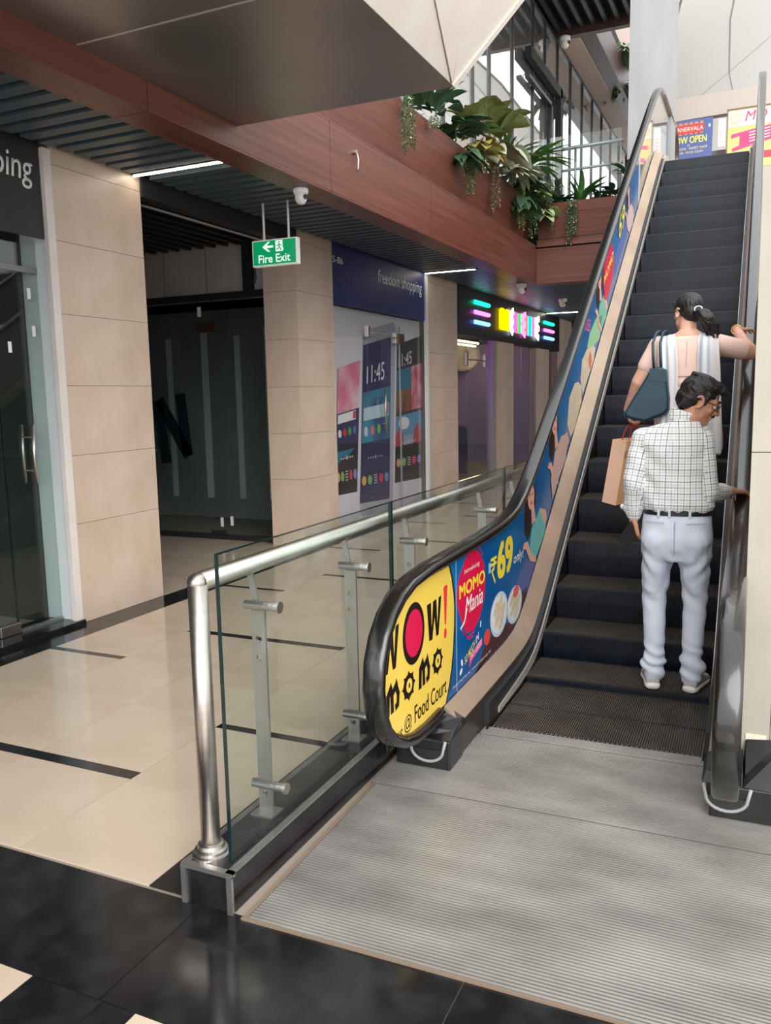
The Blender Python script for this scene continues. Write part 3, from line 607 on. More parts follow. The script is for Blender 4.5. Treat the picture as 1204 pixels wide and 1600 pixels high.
MB().prism(ellpts(-.74,6.46,.09,.09,20), yl(2), .002).build('emblem', plain((240,206,140)), pb2); MB().prism(ellpts(-.74,6.46,.062,.062,20), yl(3), .002).build('emblem_centre', plain((244,232,216)), pb2)
text_mesh('lettering', 'MO', yl(2), -.58, -.22, 6.40, 6.57, plain((200,50,110)), pb2, shear=.25, depth=.002)
MB().prism([(-.80,6.20),(-.12,6.30),(-.12,6.23),(-.55,6.16),(-.55,6.02),(-.12,6.12),(-.12,6.05),(-.78,5.90),(-.78,5.96),(-.66,6.0),(-.66,6.16),(-.80,6.13)], yl(1), .002).build('pink_band', plain((232,70,130)), pb2)
mb = MB().prism([(-.62,6.0),(-.14,6.08),(-.14,6.26),(-.62,6.19)], yl(2), .001); mb.build('pink_field', plain((226,60,120)), pb2)
mb = MB()
for k in range(4): mb.prism([(-.50,6.185-.05*k),(-.16,6.235-.05*k),(-.16,6.255-.05*k),(-.50,6.205-.05*k)], yl(4), .001)
mb.build('print_rows', plain((250,214,224)), pb2)
box('pink_block', plain((226,60,90)), -.40, -.12, 16.994, 16.999, 5.74, 5.86, pb2)
# banner with faint print between the posters
pc = pposter('white_banner', -1.02, -.9, 6.02, 6.50, mat('white_vinyl', (250,246,246), .5), 'white banner strip with faint pink print between the two posters')
mb = MB()
for k in range(4): mb.prism([(-1.0,6.1+.06*k),(-.92,6.1+.06*k),(-.92,6.13+.06*k),(-1.0,6.13+.06*k)], yl(1), .001)
mb.build('print_rows', plain((236,200,206)), pc)
# white tensile canopy over the atrium, with seam ribs
M_canopy = mat('white_canopy_fabric', (196,196,190), .8)
_n = M_canopy.node_tree.nodes; _l = M_canopy.node_tree.links; _b = _n['Principled BSDF']; _t = _n.new('ShaderNodeBsdfTranslucent'); _t.inputs[0].default_value = (.62,.62,.59,1); _m = _n.new('ShaderNodeMixShader'); _m.inputs[0].default_value = .6
_l.new(_b.outputs[0], _m.inputs[1]); _l.new(_t.outputs[0], _m.inputs[2]); _l.new(_m.outputs[0], _n['Material Output'].inputs[0])
cn = empty('tensile_canopy', (3,26,9), label='white tensile fabric canopy above the upper atrium', cat='canopy')
PX, PY, PZ = 4.4, 22.5, 15.0; mb = MB(); NR, NT = 12, 48; vs = []
for i in range(NR):
    q = i/(NR-1)
    for k in range(NT):
        t = 2*math.pi*k/NT; c, s_ = math.cos(t), math.sin(t); c2, s2 = math.copysign(abs(c)**.55, c), math.copysign(abs(s_)**.55, s_)
        R = .06+.94*q; sc = 1-.05*abs(math.sin(3*t))*q; X, Y = PX+6.7*R*sc*c2, PY+(9.5 if s_ > 0 else 9.2)*R*sc*s2
        ze = 9.4-(Y-13.3)*.115
        vs.append((X, Y, PZ+(ze-PZ)*q**.62))
mb.add(vs, [(i*NT+k, i*NT+(k+1)%NT, (i+1)*NT+(k+1)%NT, (i+1)*NT+k) for i in range(NR-1) for k in range(NT)])
cme = mb.mesh('fabric', M_canopy, True); obj('fabric', cme, cn)
for k in range(0, NT, 3): MB().tube([Vector(vs[i*NT+k])-Vector((0,0,.02)) for i in range(NR)], .011, 6).build('seam', mat('grey_seam', (214,214,210), .7), cn)
MB().tube([Vector(vs[(NR-3)*NT+k])-Vector((0,0,.02)) for k in range(NT)], .018, 6, closed=True).build('seam', mat('grey_seam', (186,186,182)), cn)
MB().tube([Vector(vs[(NR-1)*NT+k]) for k in range(NT)], .03, 6, closed=True).build('edge_cable', mat('grey_seam', (186,186,182)), cn)
MB().cyl((PX,PY,4.46),(PX,PY,15),.12).build('mast', M_white, cn, smooth=True)
# ================================================================== GLASS RAILING BESIDE THE ESCALATOR
rl = empty('glass_railing', (-1.6,4.5,0), label='stainless steel and glass railing on a black granite curb', cat='railing')
cb = MB().box(-1.70,-1.508,2.035,8.2,0,.135).build('curb', M_gran, rl)
mb = MB(); mb.box(-1.704,-1.68,2.03,8.2,.135,.140); mb.box(-1.53,-1.503,2.03,8.2,.135,.141); mb.box(-1.704,-1.503,2.026,2.05,.125,.141); mb.build('edge_trim', M_steel2, cb)
for x in (-1.704,-1.523): box('corner_trim', M_steel2, x, x+.02, 2.024, 2.036, 0, .13, cb)
box('top_plate', mat('plain_grey_curb_top', (46,46,48), .2), -1.68, -1.53, 2.05, 8.2, .135, .139, cb)  # smooth plate; ribs show here only as a reflection
po_ = MB().cyl((-1.64,2.11,.14),(-1.64,2.11,1.07),.0325,n=24).build('post', M_steel, rl, smooth=True)
MB().lathe([(.064,0),(.064,.010),(.055,.014),(.055,.024),(.046,.03),(.043,.042),(.034,.046)], (-1.64,2.11,.139), 28).build('collar', M_steel, po_, smooth=False)
MB().ell((-1.64,2.11,1.07),(.0335,.0335,.0335),n=20).build('elbow', M_steel, po_, smooth=True)
MB().cyl((-1.64,2.11,1.07),(-1.64,8.2,1.07),.0325,n=24).build('handrail', M_steel, rl, smooth=True)
for a, b in ((2.085,3.40),(3.415,5.20),(5.215,7.0),(7.015,8.2)):
    gp = box('glass_panel', M_glass, -1.551, -1.539, a, b, .142, 1.172, rl)
    for yy in (a, b-.003): box('pane_edge', M_glasse, -1.5515, -1.5385, yy, yy+.003, .142, 1.172, gp)
    box('pane_edge', M_glasse, -1.5515, -1.5385, a, b, 1.1705, 1.173, gp)
def holed_bar(mb, x0, x1, y0, y1, z0, z1, holes, r=.0125):
    """flat bar with real round holes; faces -Y and +Y"""
    xc = (x0+x1)/2; zs = [z0]
    for h in holes: zs += [h-.024, h+.024]
    zs.append(z1)
    for i in range(0, len(zs)-1, 2): mb.box(x0,x1,y0,y1,zs[i],zs[i+1])
    for h in holes:
        n = 16; v = []
        for y in (y0,y1):
            for k in range(n):
                t = 2*math.pi*k/n; c, s = math.cos(t), math.sin(t); m_ = max(abs(c),abs(s))
                v.append((xc+c*r,y,h+s*r)); v.append((xc+(x1-x0)/2*c/m_,y,h+.024*s/m_))
        f = []
        for k in range(n):
            j = (k+1)%n
            f += [(2*k,2*j,2*j+1,2*k+1),(2*n+2*k,2*n+2*k+1,2*n+2*j+1,2*n+2*j),(2*k,2*n+2*k,2*n+2*j,2*j),(2*k+1,2*j+1,2*n+2*j+1,2*n+2*k+1)]
        mb.add(v, f)
M_bar = mat('satin_flat_steel', (190,188,186), .35, metal=.85, rgb2=(204,202,200), nscale=(20,20,5))
for y_ in (2.42,3.14,3.80,4.98,5.72,6.6):
    mb = MB(); holed_bar(mb, -1.648, -1.592, y_-.005, y_+.005, .142, .905, (.215,.73,.80)); bl = mb.build('baluster', M_bar, rl)
    for z in (.925,.255):
        MB().cyl((-1.665,y_-.012,z),(-1.525,y_-.012,z),.0165,n=16).build('clamp', M_steel2, bl, smooth=False)
        MB().cyl((-1.531,y_-.012,z),(-1.521,y_-.012,z),.021,n=16).build('clamp_cap', M_steel, bl, smooth=False)
    MB().hexa([(-1.64,y_-.004,.93),(-1.615,y_-.004,.93),(-1.615,y_+.004,.93),(-1.64,y_+.004,.93)], [(-1.662,y_-.004,1.045),(-1.637,y_-.004,1.045),(-1.637,y_+.004,1.045),(-1.662,y_+.004,1.045)]).build('bracket', M_bar, bl)
    box('foot_plate', M_bar, -1.665, -1.575, y_-.04, y_+.04, .139, .146, bl)
# ================================================================== ESCALATOR (local frame: x across, y along, z up)
TH = .0155; LZ = 4.60
es = empty('escalator', (-.70,3.8,0), rz=TH, label='upward escalator with advert balustrade, black rails and two riders', cat='escalator')
def E(name, mb, m, smooth=False, bevel=0, par=None, kind=None): return mb.build(name, m, par or es, smooth=smooth, bevel=bevel, world=False, kind=kind)
def smax(a, b, w): return .5*(a+b+math.sqrt((a-b)**2+w*w))
def smin(a, b, w): return .5*(a+b-math.sqrt((a-b)**2+w*w))
def zN(s): return .40+.665*(s-1.49)
def zrail(s): return smin(smax(.925, zN(s)+.877, .19), LZ+1.05, .25)          # top of the handrail
def zdeck(s): return smin(smax(.225, zN(s)+.19, .12), LZ+.14, .15)            # deck edge next to the glass
def ztrim(s): return smin(smax(.03, zN(s)-.015, .12), LZ+.04, .12)
def zin(s): return smin(smax(.160, zN(s)+.09, .13), LZ+.10, .12)              # inner edge of the deck             # skirt edge next to the steps
S_END = 10.75
def newel(zt, c, a, b, s0, sgn=-1, p=2.15, n=13, t0=-math.pi/2, t1=math.pi/2):
    out = []
    for i in range(n):
        t = t0+(t1-t0)*i/(n-1); out.append((c[0]+sgn*a*abs(math.cos(t))**(2/p), c[1]+b*math.copysign(abs(math.sin(t))**(2/p), math.sin(t))))
    return out
def frange(a, b, n): return [a+(b-a)*i/(n-1) for i in range(n)]
def railpath(off):
    """path in (s,z), 'off' below the rail top surface"""
    b = .36-off*.8; zc = .925-.36-.005
    low = [(-.42,zc-b+.0)] + newel(0, (-.62,zc), .50-off, b, 0)
    mid = [(s, zrail(s)-off) for s in frange(-.5, S_END-.45, 70)]
    ze = zrail(S_END-.45); zc2 = ze-.36
    top = newel(0, (S_END-.45,zc2), .48-off, .36-off*.8, 0, 1, t0=math.pi/2, t1=-math.pi/2)[1:] + [(S_END-.75,zc2-.36+off*.8)]
    return low+mid+top
def sweep(path, x, w, t, mb=None, prof=None):
    """rounded-rectangle section w (across) x t (normal), centred on path"""
    mb = mb or MB(); P = [Vector((0,a,b)) for a,b in path]; n = 12; v = []
    for i, p in enumerate(P):
        d = (P[min(i+1,len(P)-1)]-P[max(i-1,0)]).normalized(); nr = Vector((1,0,0)).cross(d)
        for k in range(n):
            q = 2*math.pi*(k+.5)/n; c, s_ = math.cos(q), math.sin(q)
            c = math.copysign(abs(c)**.5, c); s_ = math.copysign(abs(s_)**.5, s_)
            v.append(p+Vector((x+c*w/2,0,0))+nr*(s_*t/2))
    m = len(P); f = [(i*n+k, i*n+(k+1)%n, (i+1)*n+(k+1)%n, (i+1)*n+k) for i in range(m-1) for k in range(n)]
    f += [tuple(range(n-1,-1,-1)), tuple(range((m-1)*n, m*n))]
    return mb.add(v, f)
XG = .62; XR = {-1:.62, 1:.605}
for sx in (-1, 1):
    E('handrail', sweep(railpath(.021), sx*XR[sx], .088, .042), M_rub, True)
    E('rail_guide', sweep(railpath(.047), sx*XR[sx], .052, .014), mat('bronze_rail_guide', (116,100,90), .3, metal=.8), True)
# glass balustrades
def gl_outline(off):
    hi = [q for q in railpath(.05) if q[1] > .225 or q[0] > 2]
    return hi
def band(mb, x0, x1, ss, lo, hi):
    v = []
    for s in ss:
        for x, z in ((x0,lo(s)),(x1,lo(s)),(x1,hi(s)),(x0,hi(s))): v.append((x,s,z))
    m = len(ss); f = [(4*i+k,4*i+(k+1)%4,4*i+4+(k+1)%4,4*i+4+k) for i in range(m-1) for k in range(4)]
    return mb.add(v, f+[(3,2,1,0),(4*m-4,4*m-3,4*m-2,4*m-1)])
def newel_lo(s):
    a, b, zc = .45, .315, .56
    q = max(0, 1-(abs(s+.62)/a)**2.15)**(1/2.15); return zc-b*q
def newel_hi(s):
    a, b, zc = .45, .315, .56
    q = max(0, 1-(abs(s+.62)/a)**2.15)**(1/2.15); return zc+b*q
def plo(s): return newel_lo(s) if s < -.62 else (newel_lo(s) if s < -.35 and newel_lo(s) < zdeck(s) else zdeck(s))
def phi(s): return newel_hi(s) if s < -.62 else zrail(s)-.05
SS = [-1.069+.45*(1-math.cos(q)) for q in frange(.02, math.pi/2, 14)]+frange(-.6,6.3,110)
SS2 = frange(6.3, S_END-.1, 40)
cuts = [1.9,3.8,6.3,8.6]
E('glass_panel', band(MB(), -XG-.006, -XG+.006, SS, plo, phi), mat('blue_white_panel_back', (190,196,204), .3))
E('glass_panel', band(MB(), -XG-.005, -XG+.005, SS2, zdeck, phi), M_glass)
E('glass_panel', band(MB(), XR[1]-.005, XR[1]+.005, SS+SS2[1:], plo, phi), glass('smoked_glass', (.80,.80,.78), refl=1.0))
# deck (cream strip), trim and skirt on both sides
SD = frange(-.30, S_END-.2, 120)
for sx in (-1, 1):
    xg = XR[sx]
    for a, b, nm in ((-.36,.55,0),(.552,4.2,1),(4.203,7.6,2),(7.603,10.4,3)):
        mb = MB(); v = []; ss = frange(a, b, 26)
        for s in ss: v += [(sx*(xg-.012),s,zdeck(s)),(sx*.528,s,zin(s)),(sx*.528,s,zin(s)-.05),(sx*(xg-.012),s,zdeck(s)-.06)]
        m = len(ss); mb.add(v, [(4*i+k,4*i+(k+1)%4,4*i+4+(k+1)%4,4*i+4+k) for i in range(m-1) for k in range(4)]+[(3,2,1,0),(4*m-4,4*m-3,4*m-2,4*m-1)])
        E('deck_strip', mb, M_deck)
    mb = MB(); band(mb, sx*.4945, sx*.523, frange(.16, 8.6, 90), lambda s: ztrim(s)-.012, lambda s: ztrim(s)+.018+.037*min(1,max(0,(s-.16)/.9))); E('skirt_trim', mb, M_trim)
    mb = MB(); band(mb, sx*.4935, sx*.503, frange(-.05, 8.8, 90), lambda s: ztrim(s)-.42, lambda s: ztrim(s)-.0125); E('skirt_panel', mb, M_skirt)
    mb = MB(); band(mb, sx*.525, sx*.560, frange(-.368, 1.9, 40), lambda s: .011 if s < .2 else min(ztrim(s), zin(s)-.03), lambda s: zin(s)-.003); E('side_panel', mb, mat('dark_bronze_panel', (74,64,58), .32, metal=.5))
    mb = MB(); band(mb, sx*(xg+.012), sx*(.80 if sx < 0 else .635), SD, lambda s: zdeck(s)-.10, lambda s: zdeck(s)-.03); E('outer_deck', mb, M_deck)
    x0, x1 = sx*.80, sx*.515
    # newel base: dark box with a chamfered sloping cap and an arched rubber inlet
    bx = MB(); A, B = min(x0,x1)+.03, max(x0,x1)
    e_ = -.37; bx.hexa([(A,-.55,.011),(B,-.55,.011),(B,e_,.011),(A,e_,.011)], [(A,-.55,.145),(B,-.55,.145),(B,e_,.17),(A,e_,.17)])
    nb = E('newel_base', bx, M_blk, bevel=.006)
    xi = sx*.512; xo = sx*.66 if sx < 0 else sx*.80
    cp = MB(); cp.hexa([(sx*.66,-.55,.146),(xi,-.55,.146),(xi,-.30,.146),(sx*.66,-.30,.146)], [(sx*.66,-.51,.185),(xi+sx*.012,-.47,.165),(xi+sx*.012,-.33,.178),(sx*.655,-.31,.238)])
    E('newel_cap', cp, M_blk, bevel=.004, par=nb)
    if sx > 0:
        cp = MB(); cp.hexa([(.66,-.55,.146),(.80,-.55,.146),(.80,-.365,.17),(.66,-.365,.17)], [(.665,-.49,.17),(.80,-.42,.27),(.80,-.365,.285),(.665,-.365,.27)]); E('newel_cap', cp, M_blk, bevel=.004, par=nb)
    arch = [(sx*xg+.075*math.cos(q), -.556, .10+.055*math.sin(q)*-1) for q in frange(0, math.pi, 13)]
    E('inlet_rim', MB().tube([(sx*xg-.085,-.552,.145)]+arch[::-1]+[(sx*xg+.085,-.552,.145)], .007, 8), M_scuff, True, par=nb)
    E('inlet', MB().prism([(q[0],q[2]) for q in arch], lambda a,b,h: Vector((a,-.552-h,b)), .003), M_rub, par=nb)
# steps
def make_step():
    mb = MB(); W = .488; n = 88; p = 2*W/n; D = .366; H = .30
    for i in range(n):
        x = -W+i*p; mb.add([(x,0,0),(x+p*.52,0,0),(x+p*.52,D,0),(x,D,0), (x+p*.52,0,-.010),(x+p,0,-.010),(x+p,D,-.010),(x+p*.52,D,-.010)],
            [(0,1,2,3),(1,4,7,2),(4,5,6,7)])
    return mb
def make_riser():
    mb = MB(); W = .488; n = 88; p = 2*W/n; H = .30
    for i in range(n):
        x = -W+i*p; c = lambda z: -.004+.02*(z/H)**2
        zz = (0,-.1,-.2,-.3)
        for a, b in zip(zz, zz[1:]):
            mb.add([(x,c(a),a),(x+p*.52,c(a),a),(x+p*.52,c(b),b),(x,c(b),b),(x+p*.52,c(a)+.008,a),(x+p,c(a)+.008,a),(x+p,c(b)+.008,b),(x+p*.52,c(b)+.008,b)], [(3,2,1,0),(2,7,4,1),(7,6,5,4)])
    return mb
def raw(mb, name, m):
    me = bpy.data.meshes.new(name); me.from_pydata(mb.v, [], mb.f); me.materials.append(m); me.update(); return me
step_me, ris_me = raw(make_step(), 'step', M_step), raw(make_riser(), 'riser', M_riser)
edge_me = MB().box(-.488,.488,-.003,.012,-.012,.0008).mesh('nosing', mat('step_nosing', (52,52,54), .35, metal=.4))
noses = [(.0,.008),(.335,.009),(.70,.045),(1.12,.19)]+[(1.491+.366*k,.40+.2435*k) for k in range(17)]+[(7.715,4.52),(8.085,4.585)]
for s, z in noses:
    t = bpy.data.objects.new('step', step_me); COL.objects.link(t); t.parent = es; t.location = (0,s,z)
    r_ = bpy.data.objects.new('riser', ris_me); COL.objects.link(r_); r_.parent = t
    e_ = bpy.data.objects.new('nosing', edge_me); COL.objects.link(e_); e_.parent = t
# ribbed landing plates with real grooves across the walking direction
def plate(s0, s1, x0, x1, z=.010):
    bed = E('landing_plate', MB().box(x0,x1,s0,s1,-.02,z-.007), mat('groove_shade_bed', (58,56,54), .7))  # bed coloured dark to paint in the shade of the grooves
    mb = MB(); p = .0147; n = int((s1-s0)/p)
    for i in range(n):
        a = s0+i*p; mb.box(x0+.003,x1-.003,a+.002,a+.0112,z-.007,z)
    E('rib', mb, M_plate, par=bed, kind='stuff')
plate(-1.762,-.757,-.775,.96); plate(-.752,-.10,-.80,.96); plate(-.098,-.004,-.52,.52,.013)
mb = MB()
for i in range(44): mb.hexa([(-.484+i*.0222,0,.002),(-.478+i*.0222,0,.002),(-.479+i*.0222,.03,.0),(-.483+i*.0222,.03,.0)], [(-.484+i*.0222,0,.012),(-.478+i*.0222,0,.012),(-.479+i*.0222,.03,.003),(-.483+i*.0222,.03,.003)])
E('comb_teeth', mb, M_plate, kind='stuff')
E('plate_border', MB().box(-.795,.98,-1.770,-1.762,-.02,.008).box(-.79,-.776,-1.762,-.752,-.02,.009), mat('dusty_joint', (128,110,94), .85))
plate(8.44,9.2,-.49,.49,LZ)
# truss below
mb = MB(); band(mb, -.79, -.50, frange(0,8.9,30), lambda s: max(.0, zN(s)-1.1), lambda s: zdeck(s)-.10); band(mb, .50, .63, frange(0,8.9,30), lambda s: max(.0, zN(s)-1.1), lambda s: zdeck(s)-.10)
band(mb, -.5, .5, frange(2.6,8.9,30), lambda s: max(.0, zN(s)-1.1), lambda s: max(.01, zN(s)-.62))
E('truss', mb, M_char)
# ---- advert on the left balustrade
XA = -XG+.0062
AF = lambda l: (lambda a, b, h: Vector((XA+.0005*l+h, a, b)))
def ad(name, m, pts, l, par): return MB().prism(pts, AF(l), .0004).build(name, m, par, world=False)
def adt(body, a0, a1, b0, b1, m, l, par, **k): return text_mesh('lettering', body, AF(l), a0, a1, b0, b1, m, par, depth=.0004, world=False, **k)
arc = [(-.275,.95),(-.275,.903),(-.221,.803),(-.186,.687),(-.189,.569),(-.208,.465),(-.233,.374),(-.276,.29),(-.325,.22)]
def arcx(z):
    for (x0,z0),(x1,z1) in zip(arc, arc[1:]):
        if z1 <= z <= z0: return x0+(x1-x0)*(z-z0)/(z1-z0)
    return -.275 if z > .9 else -.325
c_yel = mat('advert_yellow', (250,214,92), .22, coat=.3); c_blu = mat('advert_blue', (0,84,150), .22, rgb2=(14,112,176), nscale=(1.5,1.5,1.5), coat=.3); c_ink = mat('advert_black', (30,20,18), .25); c_red = mat('advert_red', (220,24,74), .25); c_wht = mat('advert_white', (238,238,236), .3); c_ye2 = mat('advert_bright_yellow', (252,226,60), .3)
ylw = E('advert_film', band(MB(), XA, XA+.0005, [s for s in SS if s < -.33]+[-.326], plo, phi), c_yel)
mb = MB(); zz = frange(.222, .874, 20); v = []
for z in zz: v += [(XA,-.327,z),(XA,arcx(z),z),(XA+.0005,arcx(z),z),(XA+.0005,-.327,z)]
mb.add(v, [(4*i+k,4*i+(k+1)%4,4*i+4+(k+1)%4,4*i+4+k) for i in range(19) for k in range(4)]+[(3,2,1,0),(76,77,78,79)]); E('yellow_edge', mb, c_yel, par=ylw)
mb = MB(); stroke(mb, [(arcx(z),z) for z in zz], .014, AF(3), .0004); E('black_edge', mb, c_ink, par=ylw)
def w_letter(o, par):
    mb = MB(); x = o
    mb.prism([(x,.752),(x+.05,.752),(x+.055,.63),(x+.078,.752),(x+.118,.752),(x+.128,.63),(x+.148,.752),(x+.182,.755),(x+.142,.585),(x+.112,.583),(x+.092,.68),(x+.062,.583),(x+.024,.585)], AF(2), .0004)
    mb.build('letter', c_ink, par, world=False)
w_letter(-1.045+.0, ylw); w_letter(-.552, ylw)
ad('letter_ring', c_ink, ellpts(-.706,.670,.122,.131,36), 2, ylw); ad('letter_disc', c_red, ellpts(-.704,.671,.095,.100,32), 3, ylw)
ad('exclamation_mark', mat('advert_orange_red', (232,60,60), .3), [(-.340,.782),(-.313,.79),(-.286,.782),(-.310,.606),(-.326,.606)], 2, ylw); ad('exclamation_dot', mat('advert_orange_red', (232,60,60)), ellpts(-.321,.565,.019,.024,16), 2, ylw)
def m_letter(x, par):
    mb = MB(); stroke(mb, [(x,.418),(x+.006,.49),(x+.03,.51)], .034, AF(2), .0004); stroke(mb, [(x+.03,.51),(x+.042,.49),(x+.044,.42)], .03, AF(3), .0004); stroke(mb, [(x+.045,.49),(x+.085,.512),(x+.105,.47),(x+.098,.43),(x+.082,.425)], .028, AF(4), .0004)
    for q in (.035,.09): mb.prism([(x+q-.014,.515),(x+q+.014,.515),(x+q,.54)], AF(2), .0004)
    mb.build('letter', c_ink, par, world=False)
def o_letter(x, par):
    pts = []
    for i in range(32):
        t = 2*math.pi*i/32; k = 1+(.26 if i % 4 == 0 else 0); pts.append((x+.058*k*math.cos(t), .465+.052*k*math.sin(t)))
    ad('letter', c_ink, pts, 2, par); ad('letter_hole', c_yel, ellpts(x+.004,.465,.032,.030,18), 3, par); ad('letter_dot', c_ink, ellpts(x+.004,.465,.008,.012,10), 4, par)
m_letter(-.99, ylw); o_letter(-.771, ylw); m_letter(-.645, ylw); o_letter(-.428, ylw)
adt('Visit us', -1.02, -.845, .262, .335, c_ink, 2, ylw, bold=.008); adt('@', -.825, -.745, .270, .345, c_ink, 2, ylw, bold=.004); adt('Food Court', -.712, -.312, .280, .357, c_ink, 2, ylw, heavy=.02)
# blue film
blu = E('advert_film', band(MB(), XA, XA+.0005, [s for s in SS if -.17 < s < 6.2], plo, phi), c_blu)
mb = MB(); v = []
for z in zz: v += [(XA-.0002,arcx(z),z),(XA-.0002,-.165,z),(XA+.0003,-.165,z),(XA+.0003,arcx(z),z)]
mb.add(v, [(4*i+k,4*i+(k+1)%4,4*i+4+(k+1)%4,4*i+4+k) for i in range(19) for k in range(4)]+[(3,2,1,0),(76,77,78,79)]); E('blue_edge', mb, c_blu, par=blu)
def off(pts, ds): return [(a+ds, b+ds*.665) for a, b in pts]
blob = [(.073,.886),(.15,.872),(.209,.844),(.29,.773),(.31,.675),(.288,.579),(.204,.499),(.104,.464),(-.01,.477),(-.081,.55),(-.132,.627),(-.156,.707),(-.12,.779),(-.02,.856)]
ad('red_splash', c_red, blob, 1, blu)
mb = MB()
for st in ([(-.09,.52),(0,.455),(.12,.452)],[(.16,.885),(.22,.865),(.26,.825)],[(-.06,.50),(.02,.44),(.10,.435)]): stroke(mb, st, .008, AF(1), .0004)
mb.build('splash_strokes', c_red, blu, world=False)
adt('Introducing', -.04, .21, .775, .805, c_wht, 2, blu, shear=.2); adt('MOMO', -.117, .30, .673, .742, c_ye2, 2, blu, heavy=.05); adt('Mania', -.03, .262, .572, .66, c_wht, 2, blu, shear=.3, heavy=.02)
mb = MB(); stroke(mb, [(.0,.60),(-.04,.545),(-.10,.525)], .012, AF(2), .0004); mb.build('swash', c_wht, blu, world=False)
adt('69', .535, .86, .625, .838, c_ye2, 2, blu, heavy=.09); adt('only!', .88, 1.11, .635, .715, c_wht, 2, blu, shear=.1, bold=.01)
mb = MB()
for st in ([(.415,.765),(.515,.765)],[(.415,.735),(.515,.735)],[(.45,.765),(.485,.745),(.47,.71),(.43,.70)],[(.43,.70),(.49,.63)]): stroke(mb, st, .016, AF(2), .0004)
mb.build('rupee_sign', c_ye2, blu, world=False)
MB().prism([(.37,.70),(.41,.70),(.41,.755),(.37,.755)], AF(2), .0004).build('small_mark', plain((150,190,220)), blu, world=False)
text_mesh('lettering', 'SO MUCH', lambda a,b,h: AF(2)(a, b+(a+.035)*.30, h), -.04, .12, .325, .365, c_ye2, blu, depth=.0004, bold=.02, world=False)
text_mesh('lettering', 'IN', lambda a,b,h: AF(2)(a, b+(a+.035)*.30, h), .14, .19, .325, .365, c_wht, blu, depth=.0004, bold=.02, world=False)
ad('pink_tag', plain((232,70,140)), [(.04,.345),(.245,.385),(.25,.345),(.08,.315),(.03,.29)], 1, blu)
text_mesh('lettering', 'SO LESS!', lambda a,b,h: AF(2)(a, b+(a-.05)*.16, h), .05, .24, .322, .352, c_wht, blu, depth=.0004, bold=.02, world=False)
mb = MB(); mb.prism(ellpts(-.10,.31,.022,.012,10,.5), AF(2), .0004); mb.prism(ellpts(-.085,.35,.012,.02,10,.4), AF(2), .0004); mb.prism([(.215,.45),(.225,.45),(.232,.48),(.222,.48)], AF(2), .0004); mb.build('white_drops', c_wht, blu, world=False)
ad('table_edge', plain((70,38,44)), [(.119,.219),(.285,.326),(.45,.35),(.75,.33),(1.06,.44),(1.18,.455)]+[(s,zdeck(s)+.004) for s in frange(1.2,.13,10)], 1, blu)
adt('Choice of Veg & Non Veg*  Terms and conditions apply. T&C', -.225, .41, .258, .274, c_wht, 2, blu)
def dish(c, ra, rb, rot, par, fn=lambda q: q):
    mbs = ad('dish', plain((196,210,224)), fn(ellpts(*c, ra, rb, 28, rot)), 3, par)
    ad('dish_well', plain((228,230,232)), fn(ellpts(*c, ra*.86, rb*.84, 28, rot)), 4, par)
    for i, (u, v_) in enumerate(((-.4,.35),(.1,.5),(.4,.1),(-.3,-.15),(.15,-.4),(-.05,.1))): ad('dumpling', mat('advert_dumpling', (226,212,186), .4, rgb2=(206,190,160), nscale=(30,30,30)), fn(ellpts(c[0]+u*ra, c[1]+v_*rb, ra*.30, rb*.26, 14, .5)), 5+i, par)
dish((.57,.43),.175,.125,.0,blu); dish((.90,.405),.17,.112,.0,blu)
ad('dip', plain((224,74,56)), ellpts(.336,.362,.056,.044,18), 4, blu); ad('dip', plain((232,100,84)), ellpts(.918,.482,.062,.034,18), 12, blu)
skin, hair_c = mat('advert_skin', (232,176,156), .35), mat('advert_hair', (40,24,24), .3)
def lady(ds, top, par):
    o = lambda p: off(p, ds)
    ad('hair', hair_c, o([(1.226,1.108),(1.35,1.092),(1.424,1.011),(1.407,.934),(1.33,.88),(1.284,.768),(1.22,.74),(1.13,.80),(1.127,.92),(1.17,1.03)]), 2, par)
    ad('top', top, o([(1.319,.797),(1.40,.83),(1.54,.905),(1.72,.80),(1.69,.72),(1.451,.60),(1.304,.58),(1.268,.701)]), 3, par)
    ad('shoulder', skin, o([(1.54,.90),(1.70,.87),(1.74,.80),(1.66,.77),(1.56,.86)]), 4, par); ad('neck', skin, o([(1.30,.94),(1.36,.96),(1.42,.84),(1.32,.82)]), 3, par)
    ad('face', skin, o(ellpts(1.29,1.005,.082,.082,22)), 5, par)
    mb = MB(); 
    for e in (-.03,.035): mb.prism(o(ellpts(1.29+e,1.02,.013,.007,8)), AF(7), .0004)
    mb.build('eyes', hair_c, par, world=False); ad('lips', plain((196,60,70)), o(ellpts(1.295,.965,.022,.009,10)), 7, par)
    ad('forearm', skin, o([(1.08,.708),(1.12,.74),(1.20,.735),(1.30,.64),(1.42,.60),(1.42,.56),(1.26,.60),(1.16,.69)]), 8, par)
lady(0, plain((110,190,190)), blu)
ad('blurred_shape', mat('advert_slate', (86,104,164), .4), [(.95,.53),(1.2,.62),(1.42,.56),(1.36,.45),(1.22,.40),(1.10,.44)], 1, blu)
lady(.66, plain((206,178,170)), blu)
ad('sleeve', plain((214,176,166)), [(1.84,1.06),(1.95,1.20),(2.16,1.33),(2.37,1.36),(2.45,1.29),(2.15,1.12),(1.98,.955),(1.90,.915)], 9, blu)
